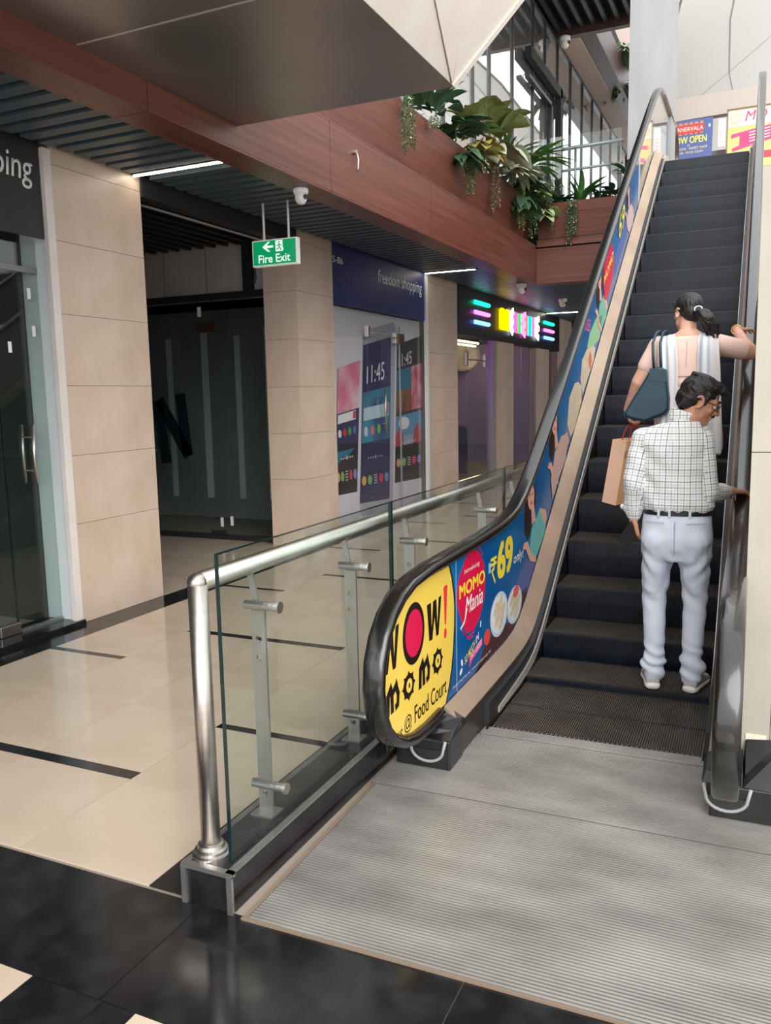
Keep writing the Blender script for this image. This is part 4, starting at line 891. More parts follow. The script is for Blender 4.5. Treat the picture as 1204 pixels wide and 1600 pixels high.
for pts in ([(2.663,1.718),(2.80,1.73),(2.93,1.70),(2.951,1.58),(2.683,1.375),(2.52,1.31),(2.40,1.41),(2.461,1.607)], [(3.16,1.996),(3.40,2.05),(3.544,2.023),(3.486,1.918),(3.179,1.744),(2.986,1.625),(2.90,1.74),(2.95,1.90)]): ad('dumpling', mat('advert_dumpling', (226,212,186)), pts, 2, blu)
ad('garnish', plain((150,196,150)), [(3.275,2.13),(3.6,2.29),(3.87,2.32),(3.748,2.11),(3.477,2.04),(3.159,2.007)], 3, blu); ad('dip', plain((222,110,80)), ellpts(3.30,1.91,.06,.07,14), 4, blu)
adt('SO LESS!', 3.06, 3.30, 2.14, 2.24, plain((232,90,150)), 2, blu, shear=.5, bold=.02)
lady(2.42, plain((120,186,160)), blu)
ad('red_splash', c_red, [(4.242,3.02),(4.40,2.98),(4.464,2.879),(4.445,2.736),(4.293,2.60),(4.086,2.47),(3.95,2.48),(3.88,2.634),(3.95,2.82)], 9, blu)
text_mesh('lettering', 'MOMO', lambda a,b,h: AF(10)(a, b+(a-3.93)*.62, h), 3.94, 4.43, 2.58, 2.66, c_ye2, blu, depth=.0004, bold=.03, world=False)
text_mesh('lettering', '69', lambda a,b,h: AF(10)(a, b+(a-4.77)*.62, h), 4.76, 5.12, 3.10, 3.32, c_ye2, blu, depth=.0004, bold=.05, world=False)
ad('blurred_shape', mat('advert_slate', (86,104,164)), [(4.50,2.70),(5.09,3.10),(5.62,3.44),(5.40,3.56),(5.28,3.40),(4.60,2.95)], 2, blu)
lady(4.08, plain((196,180,180)), blu)
# right-hand cream wall beside the escalator
rw = box('wall_right', mat('right_wall_core', (196,188,176), .6), -.045, 1.6, 3.47, 12.6, 0, 2.40, kind='structure')
for a, b, c_, d in ((-.05,.056,.0,1.408),(-.05,.056,1.412,2.45),(.059,1.6,.0,1.408),(.059,1.6,1.412,2.45)): box('stone_panel', mat('pale_marble_panel', (164,158,146), .35, rgb2=(174,168,156), nscale=(4,4,2.4), detail=6), a, b, 3.45, 3.47, c_, d, rw)
box('label_strip', mat('paper_label', (216,206,190), .6), -.03, .045, 3.447, 3.45, .262, .292, rw)
# ================================================================== PEOPLE
def remesh(name, mb, vox, smooth_it=5, m=None, parent=None, disp=None, uvfn=None):
    """one continuous surface grown round overlapping closed shapes"""
    me = bpy.data.meshes.new(name+'_src'); me.from_pydata(mb.v, [], mb.f)
    bm = bmesh.new(); bm.from_mesh(me); bmesh.ops.recalc_face_normals(bm, faces=bm.faces[:]); bm.to_mesh(me); bm.free()
    t = bpy.data.objects.new(name+'_src', me); COL.objects.link(t)
    r = t.modifiers.new('r', 'REMESH'); r.mode = 'VOXEL'; r.voxel_size = vox
    s = t.modifiers.new('s', 'SMOOTH'); s.iterations = smooth_it; s.factor = .5
    dg = bpy.context.evaluated_depsgraph_get(); out = bpy.data.meshes.new_from_object(t.evaluated_get(dg))
    bpy.data.objects.remove(t); out.name = name
    if disp:
        ns = [v.normal.copy() for v in out.vertices]
        for v, n in zip(out.vertices, ns): v.co += n*disp(v.co, n)
    if uvfn:
        uv = out.uv_layers.new(name='UVMap')
        for p in out.polygons:
            seg = None; c = p.center
            for li in p.loop_indices: uv.data[li].uv = uvfn(out.vertices[out.loops[li].vertex_index].co, c)
    out.materials.clear(); out.materials.append(m)
    for p in out.polygons: p.use_smooth = True
    return obj(name, out, parent)
def frame(fwd, up):
    f = Vector(fwd).normalized(); r = f.cross(Vector(up)).normalized(); u = r.cross(f)
    return Matrix(((r.x,f.x,u.x),(r.y,f.y,u.y),(r.z,f.z,u.z)))     # columns: right, forward, up
def hand(mb, wrist, d, n, thumb, curl=(.3,.35,.3), s=1.0, spread=.10, tcurl=.3, rscale=1.0):
    """palm plus five separate bent fingers; d = towards the fingertips, n = out of the palm, thumb = thumb side"""
    d = Vector(d).normalized(); n = Vector(n); n = (n-d*n.dot(d)).normalized(); t = d.cross(n)
    if t.dot(Vector(thumb)) < 0: t = -t
    w = Vector(wrist)
    lens = ((.040,.025,.019),(.045,.029,.021),(.042,.027,.020),(.033,.020,.017)); offs = (.030,.010,-.010,-.028); kl = (.088,.092,.088,.080)
    for o, L, k in zip(offs, lens, kl):
        b = w+d*.012*s+t*(o*.55*s); kn = w+d*k*s+t*o*s
        mb.cap(b, kn, .0165*s*rscale, .0125*s*rscale, 10)
        ax = d.cross(n); ang = 0; p = kn; r = .0098*s*rscale
        dd = (d+t*(o/.03)*spread).normalized()
        for q, (l, c) in enumerate(zip(L, curl)):
            ang += c; v = dd*math.cos(ang)+n*math.sin(ang); p2 = p+v*l*s; mb.cap(p, p2, r, r*.9, 10); p = p2; r *= .9
    b = w+d*.02*s+t*.018*s; p = w+d*.052*s+t*.046*s+n*.010*s; mb.cap(b, p, .016*s*rscale, .0135*s*rscale, 10)
    v = (d*.8+t*.5+n*tcurl).normalized(); p2 = p+v*.032*s; mb.cap(p, p2, .0115*s*rscale, .0105*s*rscale, 10)
    v = (d*.9+t*.2+n*(tcurl+.2)).normalized(); mb.cap(p2, p2+v*.026*s, .0103*s*rscale, .0090*s*rscale, 10)
def head(mb, c, R, s=1.0, beard=False, fem=False):
    g = lambda x, y, z: Vector(c)+R @ (Vector((x,y,z))*s)
    mb.ell(g(0,-.012,.030), (.074*s,.094*s,.080*s), R, 22, 14)
    mb.ell(g(0,.030,-.010), (.062*s,.058*s,.085*s), R, 20, 12)
    mb.cap(g(-.028,.030,-.062), g(-.008,.072,-.088), .036*s, .020*s); mb.cap(g(.028,.030,-.062), g(.008,.072,-.088), .036*s, .020*s)
    mb.ell(g(0,.074,-.088), (.022*s,.018*s,.017*s), R)
    mb.cap(g(0,.088,.014), g(0,.108,-.022), .0085*s, .0135*s, 12); mb.ell(g(-.010,.098,-.026), (.010*s,.010*s,.008*s), R); mb.ell(g(.010,.098,-.026), (.010*s,.010*s,.008*s), R)
    mb.cap(g(-.045,.066,.026), g(-.008,.086,.024), .011*s, .010*s); mb.cap(g(.045,.066,.026), g(.008,.086,.024), .011*s, .010*s)
    mb.ell(g(-.040,.060,-.022), (.020*s,.018*s,.017*s), R); mb.ell(g(.040,.060,-.022), (.020*s,.018*s,.017*s), R)
    mb.cap(g(-.016,.086,-.052), g(.016,.086,-.052), .007*s, .007*s, 10); mb.cap(g(-.014,.085,-.062), g(.014,.085,-.062), .0075*s, .0075*s, 10)
    for q in (-1,1):
        E_ = [g(q*.072,-.004+.020*math.sin(a),-.006+.030*math.cos(a)) + R @ Vector((q*.010*s,-.004*s,0)) for a in frange(-.9,3.6,9)]
        for a, b in zip(E_, E_[1:]): mb.cap(a, b, .0062*s, .0062*s, 8)
        mb.ell(g(q*.071,.004,-.010), (.008*s,.016*s,.024*s), R)
def eyes(c, R, s, par):
    for q in (-1,1):
        MB().ell(Vector(c)+R @ (Vector((q*.031,.074,.004))*s), (.0125*s,.0125*s,.0125*s), None, 14, 10).build('eye', mat('eye_white', (232,228,224), .2), par, smooth=True)
        o_ = MB().ell(Vector(c)+R @ (Vector((q*.031,.0835,.004))*s), (.006*s,.004*s,.006*s), R, 12, 8).build('iris', mat('dark_iris', (40,26,20), .2), par, smooth=True)
def skinmat(name, rgb, rgb2):
    m = mat(name, rgb, .48, rgb2=rgb2, nscale=(14,14,14), detail=5, lo=.3, hi=.7)
    b = m.node_tree.nodes['Principled BSDF']; b.inputs['Subsurface Weight'].default_value = .12; b.inputs['Subsurface Radius'].default_value = (.02,.008,.004); b.inputs['Subsurface Scale'].default_value = .5
    return m
def folds(amp, sx, sy, sz, amp2=0):
    def f(co, n): return amp*noise.noise(Vector((co.x*sx, co.y*sy, co.z*sz))) + (amp2*noise.noise(Vector((co.x*31, co.y*31, co.z*45))) if amp2 else 0)
    return f
M_hair = mat('black_hair', (15,13,13), .42, rgb2=(28,24,23), nscale=(60,60,160), bump=.5)
# ---------------------------------------------------------------- MAN (seen from behind, head turned right and bowed, hand on the rail)
skinM = skinmat('man_skin', (198,142,114), (212,160,132))
zf = .0455
hc = Vector((-.325,4.63,1.592)); HR = frame((.86,.16,-.44), (.44,.05,.90)); hs = 1.03
mb = MB()
head(mb, hc, HR, hs)
mb.cap((-.40,4.605,1.44), (-.345,4.615,1.545), .060, .056); mb.cap((-.41,4.60,1.42), (-.37,4.60,1.50), .062, .055)
mb.loft([((-.41,4.62,.80),(.13,0,0),(0,.09,0)),((-.415,4.62,.92),(.155,0,0),(0,.10,0)),((-.425,4.62,1.05),(.145,0,0),(0,.09,0)),((-.44,4.62,1.2),(.15,0,0),(0,.10,0)),((-.448,4.62,1.34),(.155,0,0),(0,.10,0)),((-.44,4.615,1.43),(.13,0,0),(0,.075,0)),((-.42,4.61,1.47),(.07,0,0),(0,.055,0))], 24)
SLm, SRm = Vector((-.598,4.61,1.39)), Vector((-.303,4.61,1.39)); ELm, ERm = Vector((-.636,4.565,1.18)), Vector((-.268,4.60,1.125)); WLm, WRm = Vector((-.640,4.615,.955)), Vector((-.160,4.815,1.105))
mb.cap((-.50,4.61,1.41), SLm, .055, .05); mb.cap((-.40,4.61,1.41), SRm, .055, .05)
mb.cap(SLm, ELm, .046, .038); mb.cap(ELm, WLm, .037, .025); mb.cap(SRm, ERm, .046, .038); mb.cap(ERm, WRm, .037, .026)
for h_, k_, a_, t_ in (((-.50,4.62,.86),(-.526,4.63,.52),(-.510,4.575,.13),(-.552,4.71,.085)), ((-.335,4.62,.86),(-.316,4.63,.52),(-.320,4.585,.13),(-.288,4.72,.085))):
    mb.cap(h_, k_, .078, .052); mb.cap(k_, a_, .05, .034); mb.cap((a_[0],a_[1],.10), t_, .034, .026)
hand(mb, WRm, (.48,.80,-.10), (0,-.1,-1), (-1,.5,0), (.25,.55,.45), .98, .06, .5)
hand(mb, WLm, (.10,.35,-.92), (.80,.50,.1), (.1,1,.2), (.45,.6,.45), .98, .03, .6)
man = remesh('person', mb, .0056, 3, skinM)
tag(man, 'man in black and white checked shirt and pale blue trousers with hand on right rail', 'person')
eyes(hc, HR, hs, man)
G = lambda x, y, z: hc+HR @ (Vector((x,y,z))*hs)
# hair: side-parted, thick on top
mb = MB(); mb.ell(G(0,-.020,.040), (.084*hs,.100*hs,.086*hs), HR, 24, 16); mb.ell(G(0,-.052,-.008), (.076*hs,.066*hs,.070*hs), HR); mb.ell(G(0,.030,.092), (.070*hs,.060*hs,.032*hs), HR); mb.ell(G(.010,.072,.086), (.055*hs,.030*hs,.026*hs), HR); mb.ell(G(0,-.02,.105), (.066*hs,.08*hs,.026*hs), HR)
for q in (-1,1): mb.cap(G(q*.074,.022,.045), G(q*.073,.020,-.004), .012*hs, .007*hs)
for k in range(26):
    a = k*.61; mb.cap(G(.055*math.cos(a),-.02+.07*math.sin(a),.112-.004*(k%3)), G(.07*math.cos(a),.01+.09*math.sin(a),.082), .012, .010, 8)
for k in range(9): mb.cap(G(-.06+.015*k,-.07,.0), G(-.055+.0138*k,-.078,-.055), .013, .010, 8)
def hairdisp(co, n): 
    q = HR.transposed() @ (co-hc); return .004*noise.noise(Vector((q.x*90, q.y*18, q.z*60)))
def cutface(mb): return mb
hair = remesh('hair', mb, .0050, 2, M_hair, man, hairdisp)
bm = bmesh.new(); bm.from_mesh(hair.data)
dead = []
for v in bm.verts:
    q = HR.transposed() @ (v.co-hc)/hs
    if q.y > .058 and q.z < .066 and abs(q.x) < .2: dead.append(v)
    elif q.y > .012 and q.z < .030 and abs(q.x) < .066: dead.append(v)
bmesh.ops.delete(bm, geom=dead, context='VERTS'); bm.to_mesh(hair.data); bm.free()
mb = MB(); mb.cap(G(-.024,.092,-.046), G(0,.098,-.040), .006, .0075, 8); mb.cap(G(.024,.092,-.046), G(0,.098,-.040), .006, .0075, 8); mb.build('moustache', M_hair, man, smooth=True)
mb = MB()
for q in (-1,1): mb.cap(G(q*.048,.080,.036), G(q*.016,.094,.034), .0045, .0055, 8)
mb.build('eyebrows', M_hair, man, smooth=True)
gl = MB()
for q in (-1,1):
    gl.tube([G(q*.034+.023*math.cos(a), .099-.006*abs(math.cos(a)), .002+.018*math.sin(a)) for a in frange(0,2*math.pi*17/18,18)], .0016, 6, closed=True)
    gl.tube([G(q*.058,.092,.008), G(q*.076,.045,.010), G(q*.083,-.006,.008), G(q*.082,-.02,-.006)], .0020, 6)
gl.tube([G(-.011,.100,.006), G(0,.104,.009), G(.011,.100,.006)], .0016, 6)
spec = gl.build('glasses', mat('dark_spectacle_frame', (40,38,42), .3, metal=.5), man, smooth=True)
for q in (-1,1): MB().lathe([(.0215*hs,0),(.0215*hs,.001)], (0,0,0), 18, axis='y').build('lens', glass('spectacle_lens', (.97,.98,.98)), spec).matrix_local = Matrix.Translation(G(q*.034,.098,.002)) @ HR.to_4x4()
# shirt with checked cloth
M_shirt = bpy.data.materials.new('checked_cotton'); M_shirt.use_nodes = True; MATS['checked_cotton'] = M_shirt
def plaid(m):
    N = m.node_tree.nodes; L = m.node_tree.links; b = N['Principled BSDF']; b.inputs['Roughness'].default_value = .85
    uv = N.new('ShaderNodeUVMap'); uv.uv_map = 'UVMap'; sp_ = N.new('ShaderNodeSeparateXYZ'); L.new(uv.outputs[0], sp_.inputs[0])
    def stripe(src, period, lo, hi, off_):
        a = N.new('ShaderNodeMath'); a.operation = 'MULTIPLY_ADD'; a.inputs[1].default_value = 1/period; a.inputs[2].default_value = off_; L.new(src, a.inputs[0])
        f = N.new('ShaderNodeMath'); f.operation = 'FRACT'; L.new(a.outputs[0], f.inputs[0])
        g = N.new('ShaderNodeMath'); g.operation = 'LESS_THAN'; g.inputs[1].default_value = hi-lo; L.new(f.outputs[0], g.inputs[0]); return g.outputs[0]
    col = None; prev = (*lin((244,246,248)), 1)
    layers = [(0,.031,.25,.55,(216,222,222),.7),(1,.031,.25,.55,(216,222,222),.7),(0,.062,.055,.0,(50,56,62),.9),(1,.062,.055,.0,(50,56,62),.9),(0,.062,.05,.5,(104,112,114),.85),(1,.062,.05,.5,(104,112,114),.85)]
    last = None
    for ax, per, wd, of, cc, amt in layers:
        st = stripe(sp_.outputs[ax], per, 0, wd, of); mu = N.new('ShaderNodeMath'); mu.operation = 'MULTIPLY'; mu.inputs[1].default_value = amt; L.new(st, mu.inputs[0])
        mx = N.new('ShaderNodeMixRGB'); L.new(mu.outputs[0], mx.inputs[0]); mx.inputs[2].default_value = (*lin(cc), 1)
        if last is None: mx.inputs[1].default_value = prev
        else: L.new(last, mx.inputs[1])
        last = mx.outputs[0]
    L.new(last, b.inputs['Base Color'])
plaid(M_shirt)
segs = [('t',Vector((-.43,4.62,1.0)),Vector((-.43,4.62,1.5)),.17),('l',SLm+Vector((0,0,.02)),ELm,.06),('l',ELm,WLm,.05),('r',SRm+Vector((0,0,.02)),ERm,.06),('r',ERm,WRm,.05)]
def closest(co):
    best = None
    for i, (k, a, b, r) in enumerate(segs):
        d = b-a; t = max(0, min(1, (co-a).dot(d)/d.length_squared)); q = (co-(a+d*t)).length-r*(1.0 if k != 't' else .95)
        if k == 't': q = max(q, abs(co.x+.445)-.158)
        if best is None or q < best[0]: best = (q, i)
    return best[1]
def shirt_uv(co, c):
    i = closest(c); k, a, b, r = segs[i]
    if k == 't':
        rel = co-Vector((-.44,4.62,0)); u = rel.x+.25*rel.y*(1 if rel.x > 0 else -1); return (u, co.z)
    d = (b-a).normalized(); rel = co-a; along = rel.dot(d); s_ = Vector((1,0,0)); s_ = (s_-d*s_.dot(d)).normalized(); t_ = d.cross(s_)
    crel = c-a; ang0 = math.atan2(crel.dot(t_), crel.dot(s_)); ang = math.atan2(rel.dot(t_), rel.dot(s_))
    if ang-ang0 > math.pi: ang -= 2*math.pi
    if ang-ang0 < -math.pi: ang += 2*math.pi
    return (ang*.055, along+(.0 if i in (1,3) else .24))
mb = MB()
mb.loft([((-.416,4.62,1.012),(.170,0,0),(0,.112,0)),((-.416,4.62,1.045),(.186,0,0),(0,.132,0)),((-.428,4.62,1.10),(.182,0,0),(0,.128,0)),((-.440,4.62,1.20),(.174,0,0),(0,.122,0)),((-.448,4.615,1.30),(.176,0,0),(0,.124,0)),((-.452,4.61,1.37),(.182,0,0),(0,.118,0)),((-.448,4.605,1.42),(.165,0,0),(0,.098,0)),((-.435,4.60,1.462),(.125,0,.02),(0,.080,0)),((-.415,4.60,1.495),(.075,0,.02),(0,.064,0)),((-.408,4.60,1.505),(.066,0,.02),(0,.058,0))], 28, 2.3)
mb.cap((-.50,4.605,1.425), SLm+Vector((.005,0,.0)), .055, .064); mb.cap((-.40,4.605,1.42), SRm+Vector((-.005,0,0)), .055, .062)
mb.cap(SLm, ELm, .066, .060); mb.cap(ELm, WLm+Vector((0,0,.055)), .060, .050); mb.cap(SRm, ERm, .062, .054); mb.cap(ERm, WRm+Vector((-.035,-.062,0)), .054, .044)
mb.cap(WLm+Vector((0,0,.035)), WLm+Vector((0,0,.065)), .041, .044); mb.cap(ERm+Vector((.0,0,-.015)), ERm+Vector((.05,.09,-.02)), .048, .040)
mb.cap(WLm+Vector((-.015,-.01,.05)), WLm+Vector((-.062,-.02,.075)), .020, .012); mb.cap(WRm+Vector((-.04,-.07,0)), WRm+Vector((-.028,-.045,0)), .042, .040)
def shirt_disp(co, n):
    k = 0
    if 1.0 < co.z < 1.5: k = .0055*math.sin(co.z*42+co.x*22+3*noise.noise(co*7))*(.4+noise.noise(Vector((co.x*6,co.y*6,co.z*5)))) 
    low = max(0, 1-(co.z-1.01)/.09)
    return k+.004*noise.noise(co*20)+low*.0015*math.sin(co.x*110+co.z*20)
shirt = remesh('shirt', mb, .0068, 4, M_shirt, man, shirt_disp, shirt_uv)
mb = MB(); rings = []
for z, k in ((1.478,1.0),(1.500,1.01),(1.522,.98),(1.538,.95)): rings.append(((-.405+.25*(z-1.478),4.602+.05*(z-1.478),z+.004),(.070*k,0,-.022),(0,.064*k,.0)))
mb.loft(rings, 28); collar = remesh('collar', mb, .005, 3, M_shirt, shirt, None, lambda co, c: (co.x*.9, co.z))
# trousers
M_trou = mat('pale_blue_trouser_cloth', (204,214,232), .8, rgb2=(214,223,238), nscale=(9,9,4), bump=.06, bscale=260)
mb = MB()
mb.loft([((-.414,4.62,.755),(.165,0,0),(0,.108,0)),((-.416,4.612,.82),(.183,0,0),(0,.128,0)),((-.417,4.610,.88),(.184,0,0),(0,.134,0)),((-.417,4.615,.95),(.177,0,0),(0,.126,0)),((-.416,4.62,1.00),(.171,0,0),(0,.114,0)),((-.416,4.62,1.022),(.169,0,0),(0,.112,0))], 28, 2.2)
for sx_, h_, k_, a_ in ((-1,(-.507,4.615,.86),(-.526,4.625,.53),(-.510,4.575,.15)), (1,(-.328,4.615,.86),(-.315,4.625,.53),(-.320,4.583,.15))):
    mb.cap(h_, k_, .094, .064); mb.cap(k_, (a_[0],a_[1],.22), .064, .053); mb.cap((a_[0],a_[1],.24), (a_[0],a_[1]-.004,.125), .053, .056); mb.cap((a_[0]-.006*sx_,a_[1]+.01,.20), (a_[0]+.012*sx_,a_[1],.178), .057, .060)
    mb.cap((h_[0],4.56,.86), (h_[0],4.585,.76), .085, .07); mb.cap((h_[0],4.575,.80), (k_[0],4.60,.60), .078, .056)
def tr_disp(co, n):
    a = .0035*noise.noise(Vector((co.x*11,co.y*11,co.z*16+co.x*14)))
    ank = max(0, 1-abs(co.z-.20)/.14); knee = max(0, 1-abs(co.z-.56)/.14)
    gr = max(0, 1-abs(co.z-.74)/.12)
    sidec = abs(co.x+.416)
    return a+ank*.0065*math.sin(co.z*95+co.x*35+3*noise.noise(co*9))+knee*.004*math.sin(co.z*60+co.x*50)+gr*.006*math.sin(co.z*55-sidec*60+2*noise.noise(co*8))
trou = remesh('trousers', mb, .0068, 4, M_trou, man, tr_disp)
seam = MB()
for pts in ([(-.416,4.476,.975),(-.416,4.476,.86),(-.416,4.495,.80)], [(-.580,4.53,.965),(-.470,4.482,.965)], [(-.362,4.482,.965),(-.252,4.53,.965)]):
    seam.tube([Vector(p)+Vector((0,-.004,0)) for p in pts], .0022, 6)
seam.build('seam', mat('trouser_seam', (164,176,198), .8), trou)
bt = MB(); bt.loft([((-.416,4.62,1.000),(.176,0,0),(0,.119,0)),((-.416,4.62,1.030),(.1755,0,0),(0,.1185,0))], 40, 2.2); belt = bt.build('belt', mat('black_leather', (26,24,26), .4), man)
for x, y_ in ((-.500,4.508),(-.445,4.499),(-.345,4.505)): box('belt_loop', M_trou, x-.006, x+.006, y_-.006, y_+.004, .995, 1.032, trou)
# shoes
M_shoe, M_sole = mat('grey_mesh_shoe', (168,166,168), .7, rgb2=(186,184,186), nscale=(90,90,90)), mat('white_rubber_sole', (232,228,222), .5)
def shoe(heel, toe, name, par, body, sole, zb, h=.078):
    h0, t0 = Vector((*heel,zb)), Vector((*toe,zb)); d = (t0-h0); L = d.length; d.normalize(); r = d.cross(Vector((0,0,1)))
    rg = []
    for q, w, z1 in ((0,.030,.05),(.06,.036,.068),(.18,.037,h),(.32,.036,h),(.45,.039,.072),(.62,.045,.058),(.78,.046,.048),(.92,.036,.038),(1,.018,.028)):
        c = h0+d*(L*q); zc = zb+.012+(z1-.0)/2; rg.append((Vector((c.x,c.y,zc)), r*w, Vector((0,0,z1/2))))
    o = MB().loft(rg, 20, 2.3).build(name, body, par, smooth=True)
    rg = []
    for q, w in ((-.035,.026),(.0,.036),(.10,.042),(.30,.041),(.5,.043),(.68,.050),(.85,.046),(.97,.03),(1.03,.014)):
        c = h0+d*(L*q); rg.append((Vector((c.x,c.y,zb+.0165+.004*(q > .9)+.004*(q < .05))), r*w, Vector((0,0,.0165))))
    MB().loft(rg, 20, 3.5).build('sole', sole, o, smooth=True); return o
for hl, to in (((-.508,4.520),(-.562,4.775)), ((-.324,4.530),(-.268,4.785))): shoe(hl, to, 'shoe', man, M_shoe, M_sole, zf)
ph = empty('mobile_phone', (-.655,4.61,.885), label="black mobile phone held in the man's left hand", cat='phone', rot=(.25,.55,.35))
MB().box(-.036,.036,-.005,.005,-.074,.074).build('phone_case', mat('matt_black_case', (9,9,10), .5), ph, bevel=.003, world=False); MB().box(-.033,.033,.0052,.006,-.07,.07).build('screen', mat('dark_screen', (10,10,14), .08), ph, world=False)
# ---------------------------------------------------------------- WOMAN (higher step, back to us, head turned left)
skinW = skinmat('woman_skin', (214,160,136), (226,176,154))
zs = .6445; X0 = -.487
hw = Vector((-.500,5.84,2.150)); WR_ = frame((-.62,.76,-.06), (.02,0,1)); ws = .98
SL, SR = Vector((-.668,5.80,1.935)), Vector((-.315,5.80,1.935)); EL, ER = Vector((-.790,5.775,1.705)), Vector((-.120,5.93,1.885)); WL, WRt = Vector((-.868,5.85,1.525)), Vector((-.212,6.15,2.040))
mb = MB(); head(mb, hw, WR_, ws)
mb.cap((-.487,5.79,1.97), (-.495,5.815,2.09), .058, .052)
mb.loft([((X0,5.82,1.40),(.16,0,0),(0,.12,0)),((X0,5.82,1.55),(.165,0,0),(0,.12,0)),((X0,5.81,1.70),(.15,0,0),(0,.10,0)),((X0,5.81,1.85),(.165,0,0),(0,.105,0)),((X0,5.80,1.945),(.165,0,0),(0,.082,0)),((X0,5.79,2.0),(.10,0,0),(0,.066,0)),((X0,5.79,2.03),(.06,0,0),(0,.055,0))], 24)
mb.cap((X0-.1,5.80,1.95), SL, .055, .058); mb.cap((X0+.1,5.80,1.95), SR, .055, .058)
mb.cap(SL, EL, .058, .047); mb.cap(EL, WL, .046, .027); mb.cap(SR, ER, .058, .052); mb.cap(ER, WRt, .050, .029)
for x in (-.575,-.40): mb.cap((x,5.82,1.42), (x,5.83,1.06), .085, .055); mb.cap((x,5.83,1.06), (x,5.80,.73), .052, .034); mb.cap((x,5.80,.70), (x,5.92,.675), .032, .024)
hand(mb, WL, (.18,.25,-.95), (.9,.2,.2), (.3,1,0), (.75,.9,.7), .93, .03, .6)
hand(mb, WRt, (.52,.80,.06), (.1,.05,-1), (-.6,.9,0), (.10,.30,.30), .98, .16, .1)
wom = remesh('person', mb, .0058, 3, skinW)
tag(wom, 'woman in peach kurta and pale scarf with ponytail and shoulder bag, riding ahead', 'person')
eyes(hw, WR_, ws, wom)
Gw = lambda x, y, z: hw+WR_ @ (Vector((x,y,z))*ws)
mb = MB(); mb.ell(Gw(0,-.016,.040), (.084*ws,.102*ws,.088*ws), WR_, 24, 16); mb.ell(Gw(0,-.060,-.010), (.074*ws,.060*ws,.066*ws), WR_)
for q in (-1,1): mb.cap(Gw(q*.070,.040,.060), Gw(q*.076,.010,.005), .016, .012, 10)
hair2 = remesh('hair', mb, .0052, 3, M_hair, wom, lambda co, n: .004*noise.noise(Vector((co.x*70, co.y*70, co.z*16))))
bm = bmesh.new(); bm.from_mesh(hair2.data); dead = []
for v in bm.verts:
    q = WR_.transposed() @ (v.co-hw)/ws
    if q.y > .05 and q.z < .07: dead.append(v)
    elif q.y > .008 and q.z < .012 and abs(q.x) < .2: dead.append(v)
bmesh.ops.delete(bm, geom=dead, context='VERTS'); bm.to_mesh(hair2.data); bm.free()
P0 = Vector((-.425,5.735,2.145)); mb = MB()
for k in range(22):
    a = k*2.4; rr = .012+.026*((k*7)%10)/10; o_ = Vector((rr*math.cos(a), rr*math.sin(a)*.8, 0)); e = Vector((.015*((k*5)%7-3)/3, 0, .012*((k*3)%5-2)/2))
    path = [P0+o_*.35+Vector((-.012,.012,.004)), P0+o_*.8+Vector((.026,-.028,-.010)), P0+o_+Vector((.056,-.034,-.050)), P0+o_*1.1+e*.6+Vector((.080,-.022,-.095)), P0+o_*.8+e+Vector((.098,-.010,-.128-.02*(k%3)))]
    for a_, b_, r1, r2 in zip(path, path[1:], (.012,.019,.019,.013), (.019,.019,.013,.004)): mb.cap(a_, b_, r1, r2, 8)
remesh('ponytail', mb, .0050, 2, M_hair, hair2, lambda co, n: .003*noise.noise(Vector((co.x*60, co.y*60, co.z*60))))
MB().tube([P0+Vector((.012*math.cos(a)*1.9-.002, -.012+.010*math.sin(a)*1.2, .024*math.sin(a)*.8+.010)) for a in frange(0,2*math.pi*11/12,12)], .0055, 8, closed=True).build('hair_clip', mat('silver_clip', (214,214,216), .25, metal=.6), hair2, smooth=True)
# kurta
M_kur = mat('peach_cotton', (240,206,192), .85, rgb2=(240,208,196), nscale=(8,8,5), bump=.05, bscale=220)
mb = MB()
mb.loft([((X0+.012,5.82,1.262),(.212,0,0),(0,.150,0)),((X0+.01,5.82,1.40),(.210,0,0),(0,.152,0)),((X0,5.82,1.52),(.206,0,0),(0,.150,0)),((X0,5.815,1.64),(.192,0,0),(0,.132,0)),((X0,5.81,1.74),(.186,0,0),(0,.124,0)),((X0,5.81,1.84),(.190,0,0),(0,.122,0)),((X0,5.805,1.91),(.190,0,0),(0,.110,0)),((X0,5.80,1.955),(.170,0,0),(0,.092,0)),((X0,5.795,1.985),(.120,0,0),(0,.080,0)),((X0,5.80,2.002),(.090,0,0),(0,.066,0))], 30, 2.2)
mb.cap((X0-.1,5.80,1.945), SL, .055, .070); mb.cap((X0+.1,5.80,1.945), SR, .055, .068)
mb.cap(SL, SL.lerp(EL,.55), .070, .066); mb.cap(SR, SR.lerp(ER,.72), .068, .066)
def kd(co, n):
    w = max(0, 1-abs(co.z-1.67)/.10)*.0035*math.sin(co.z*130+noise.noise(co*9)*2); low = max(0, (1.6-co.z)/.35)*.010*math.sin(math.atan2(co.y-5.82, co.x-X0)*9+1)
    return .004*noise.noise(co*11)+w+low
kur = remesh('kurta', mb, .0075, 4, M_kur, wom, kd)
mb = MB(); 
for z in (1.738,1.705,1.678): mb.tube([(X0-.10,5.81-.112,z),(X0,5.81-.128,z-.002),(X0+.075,5.81-.119,z)], .0025, 6)
mb.tube([(X0,5.705,1.96),(X0,5.685,1.80)], .002, 6); mb.build('stitch_line', mat('peach_stitch', (206,164,152), .9), kur)
box('sleeve_hem', M_kur, 0,0,0,0,0,0) if False else None
M_scarf = mat('pale_scarf', (226,222,226), .9)
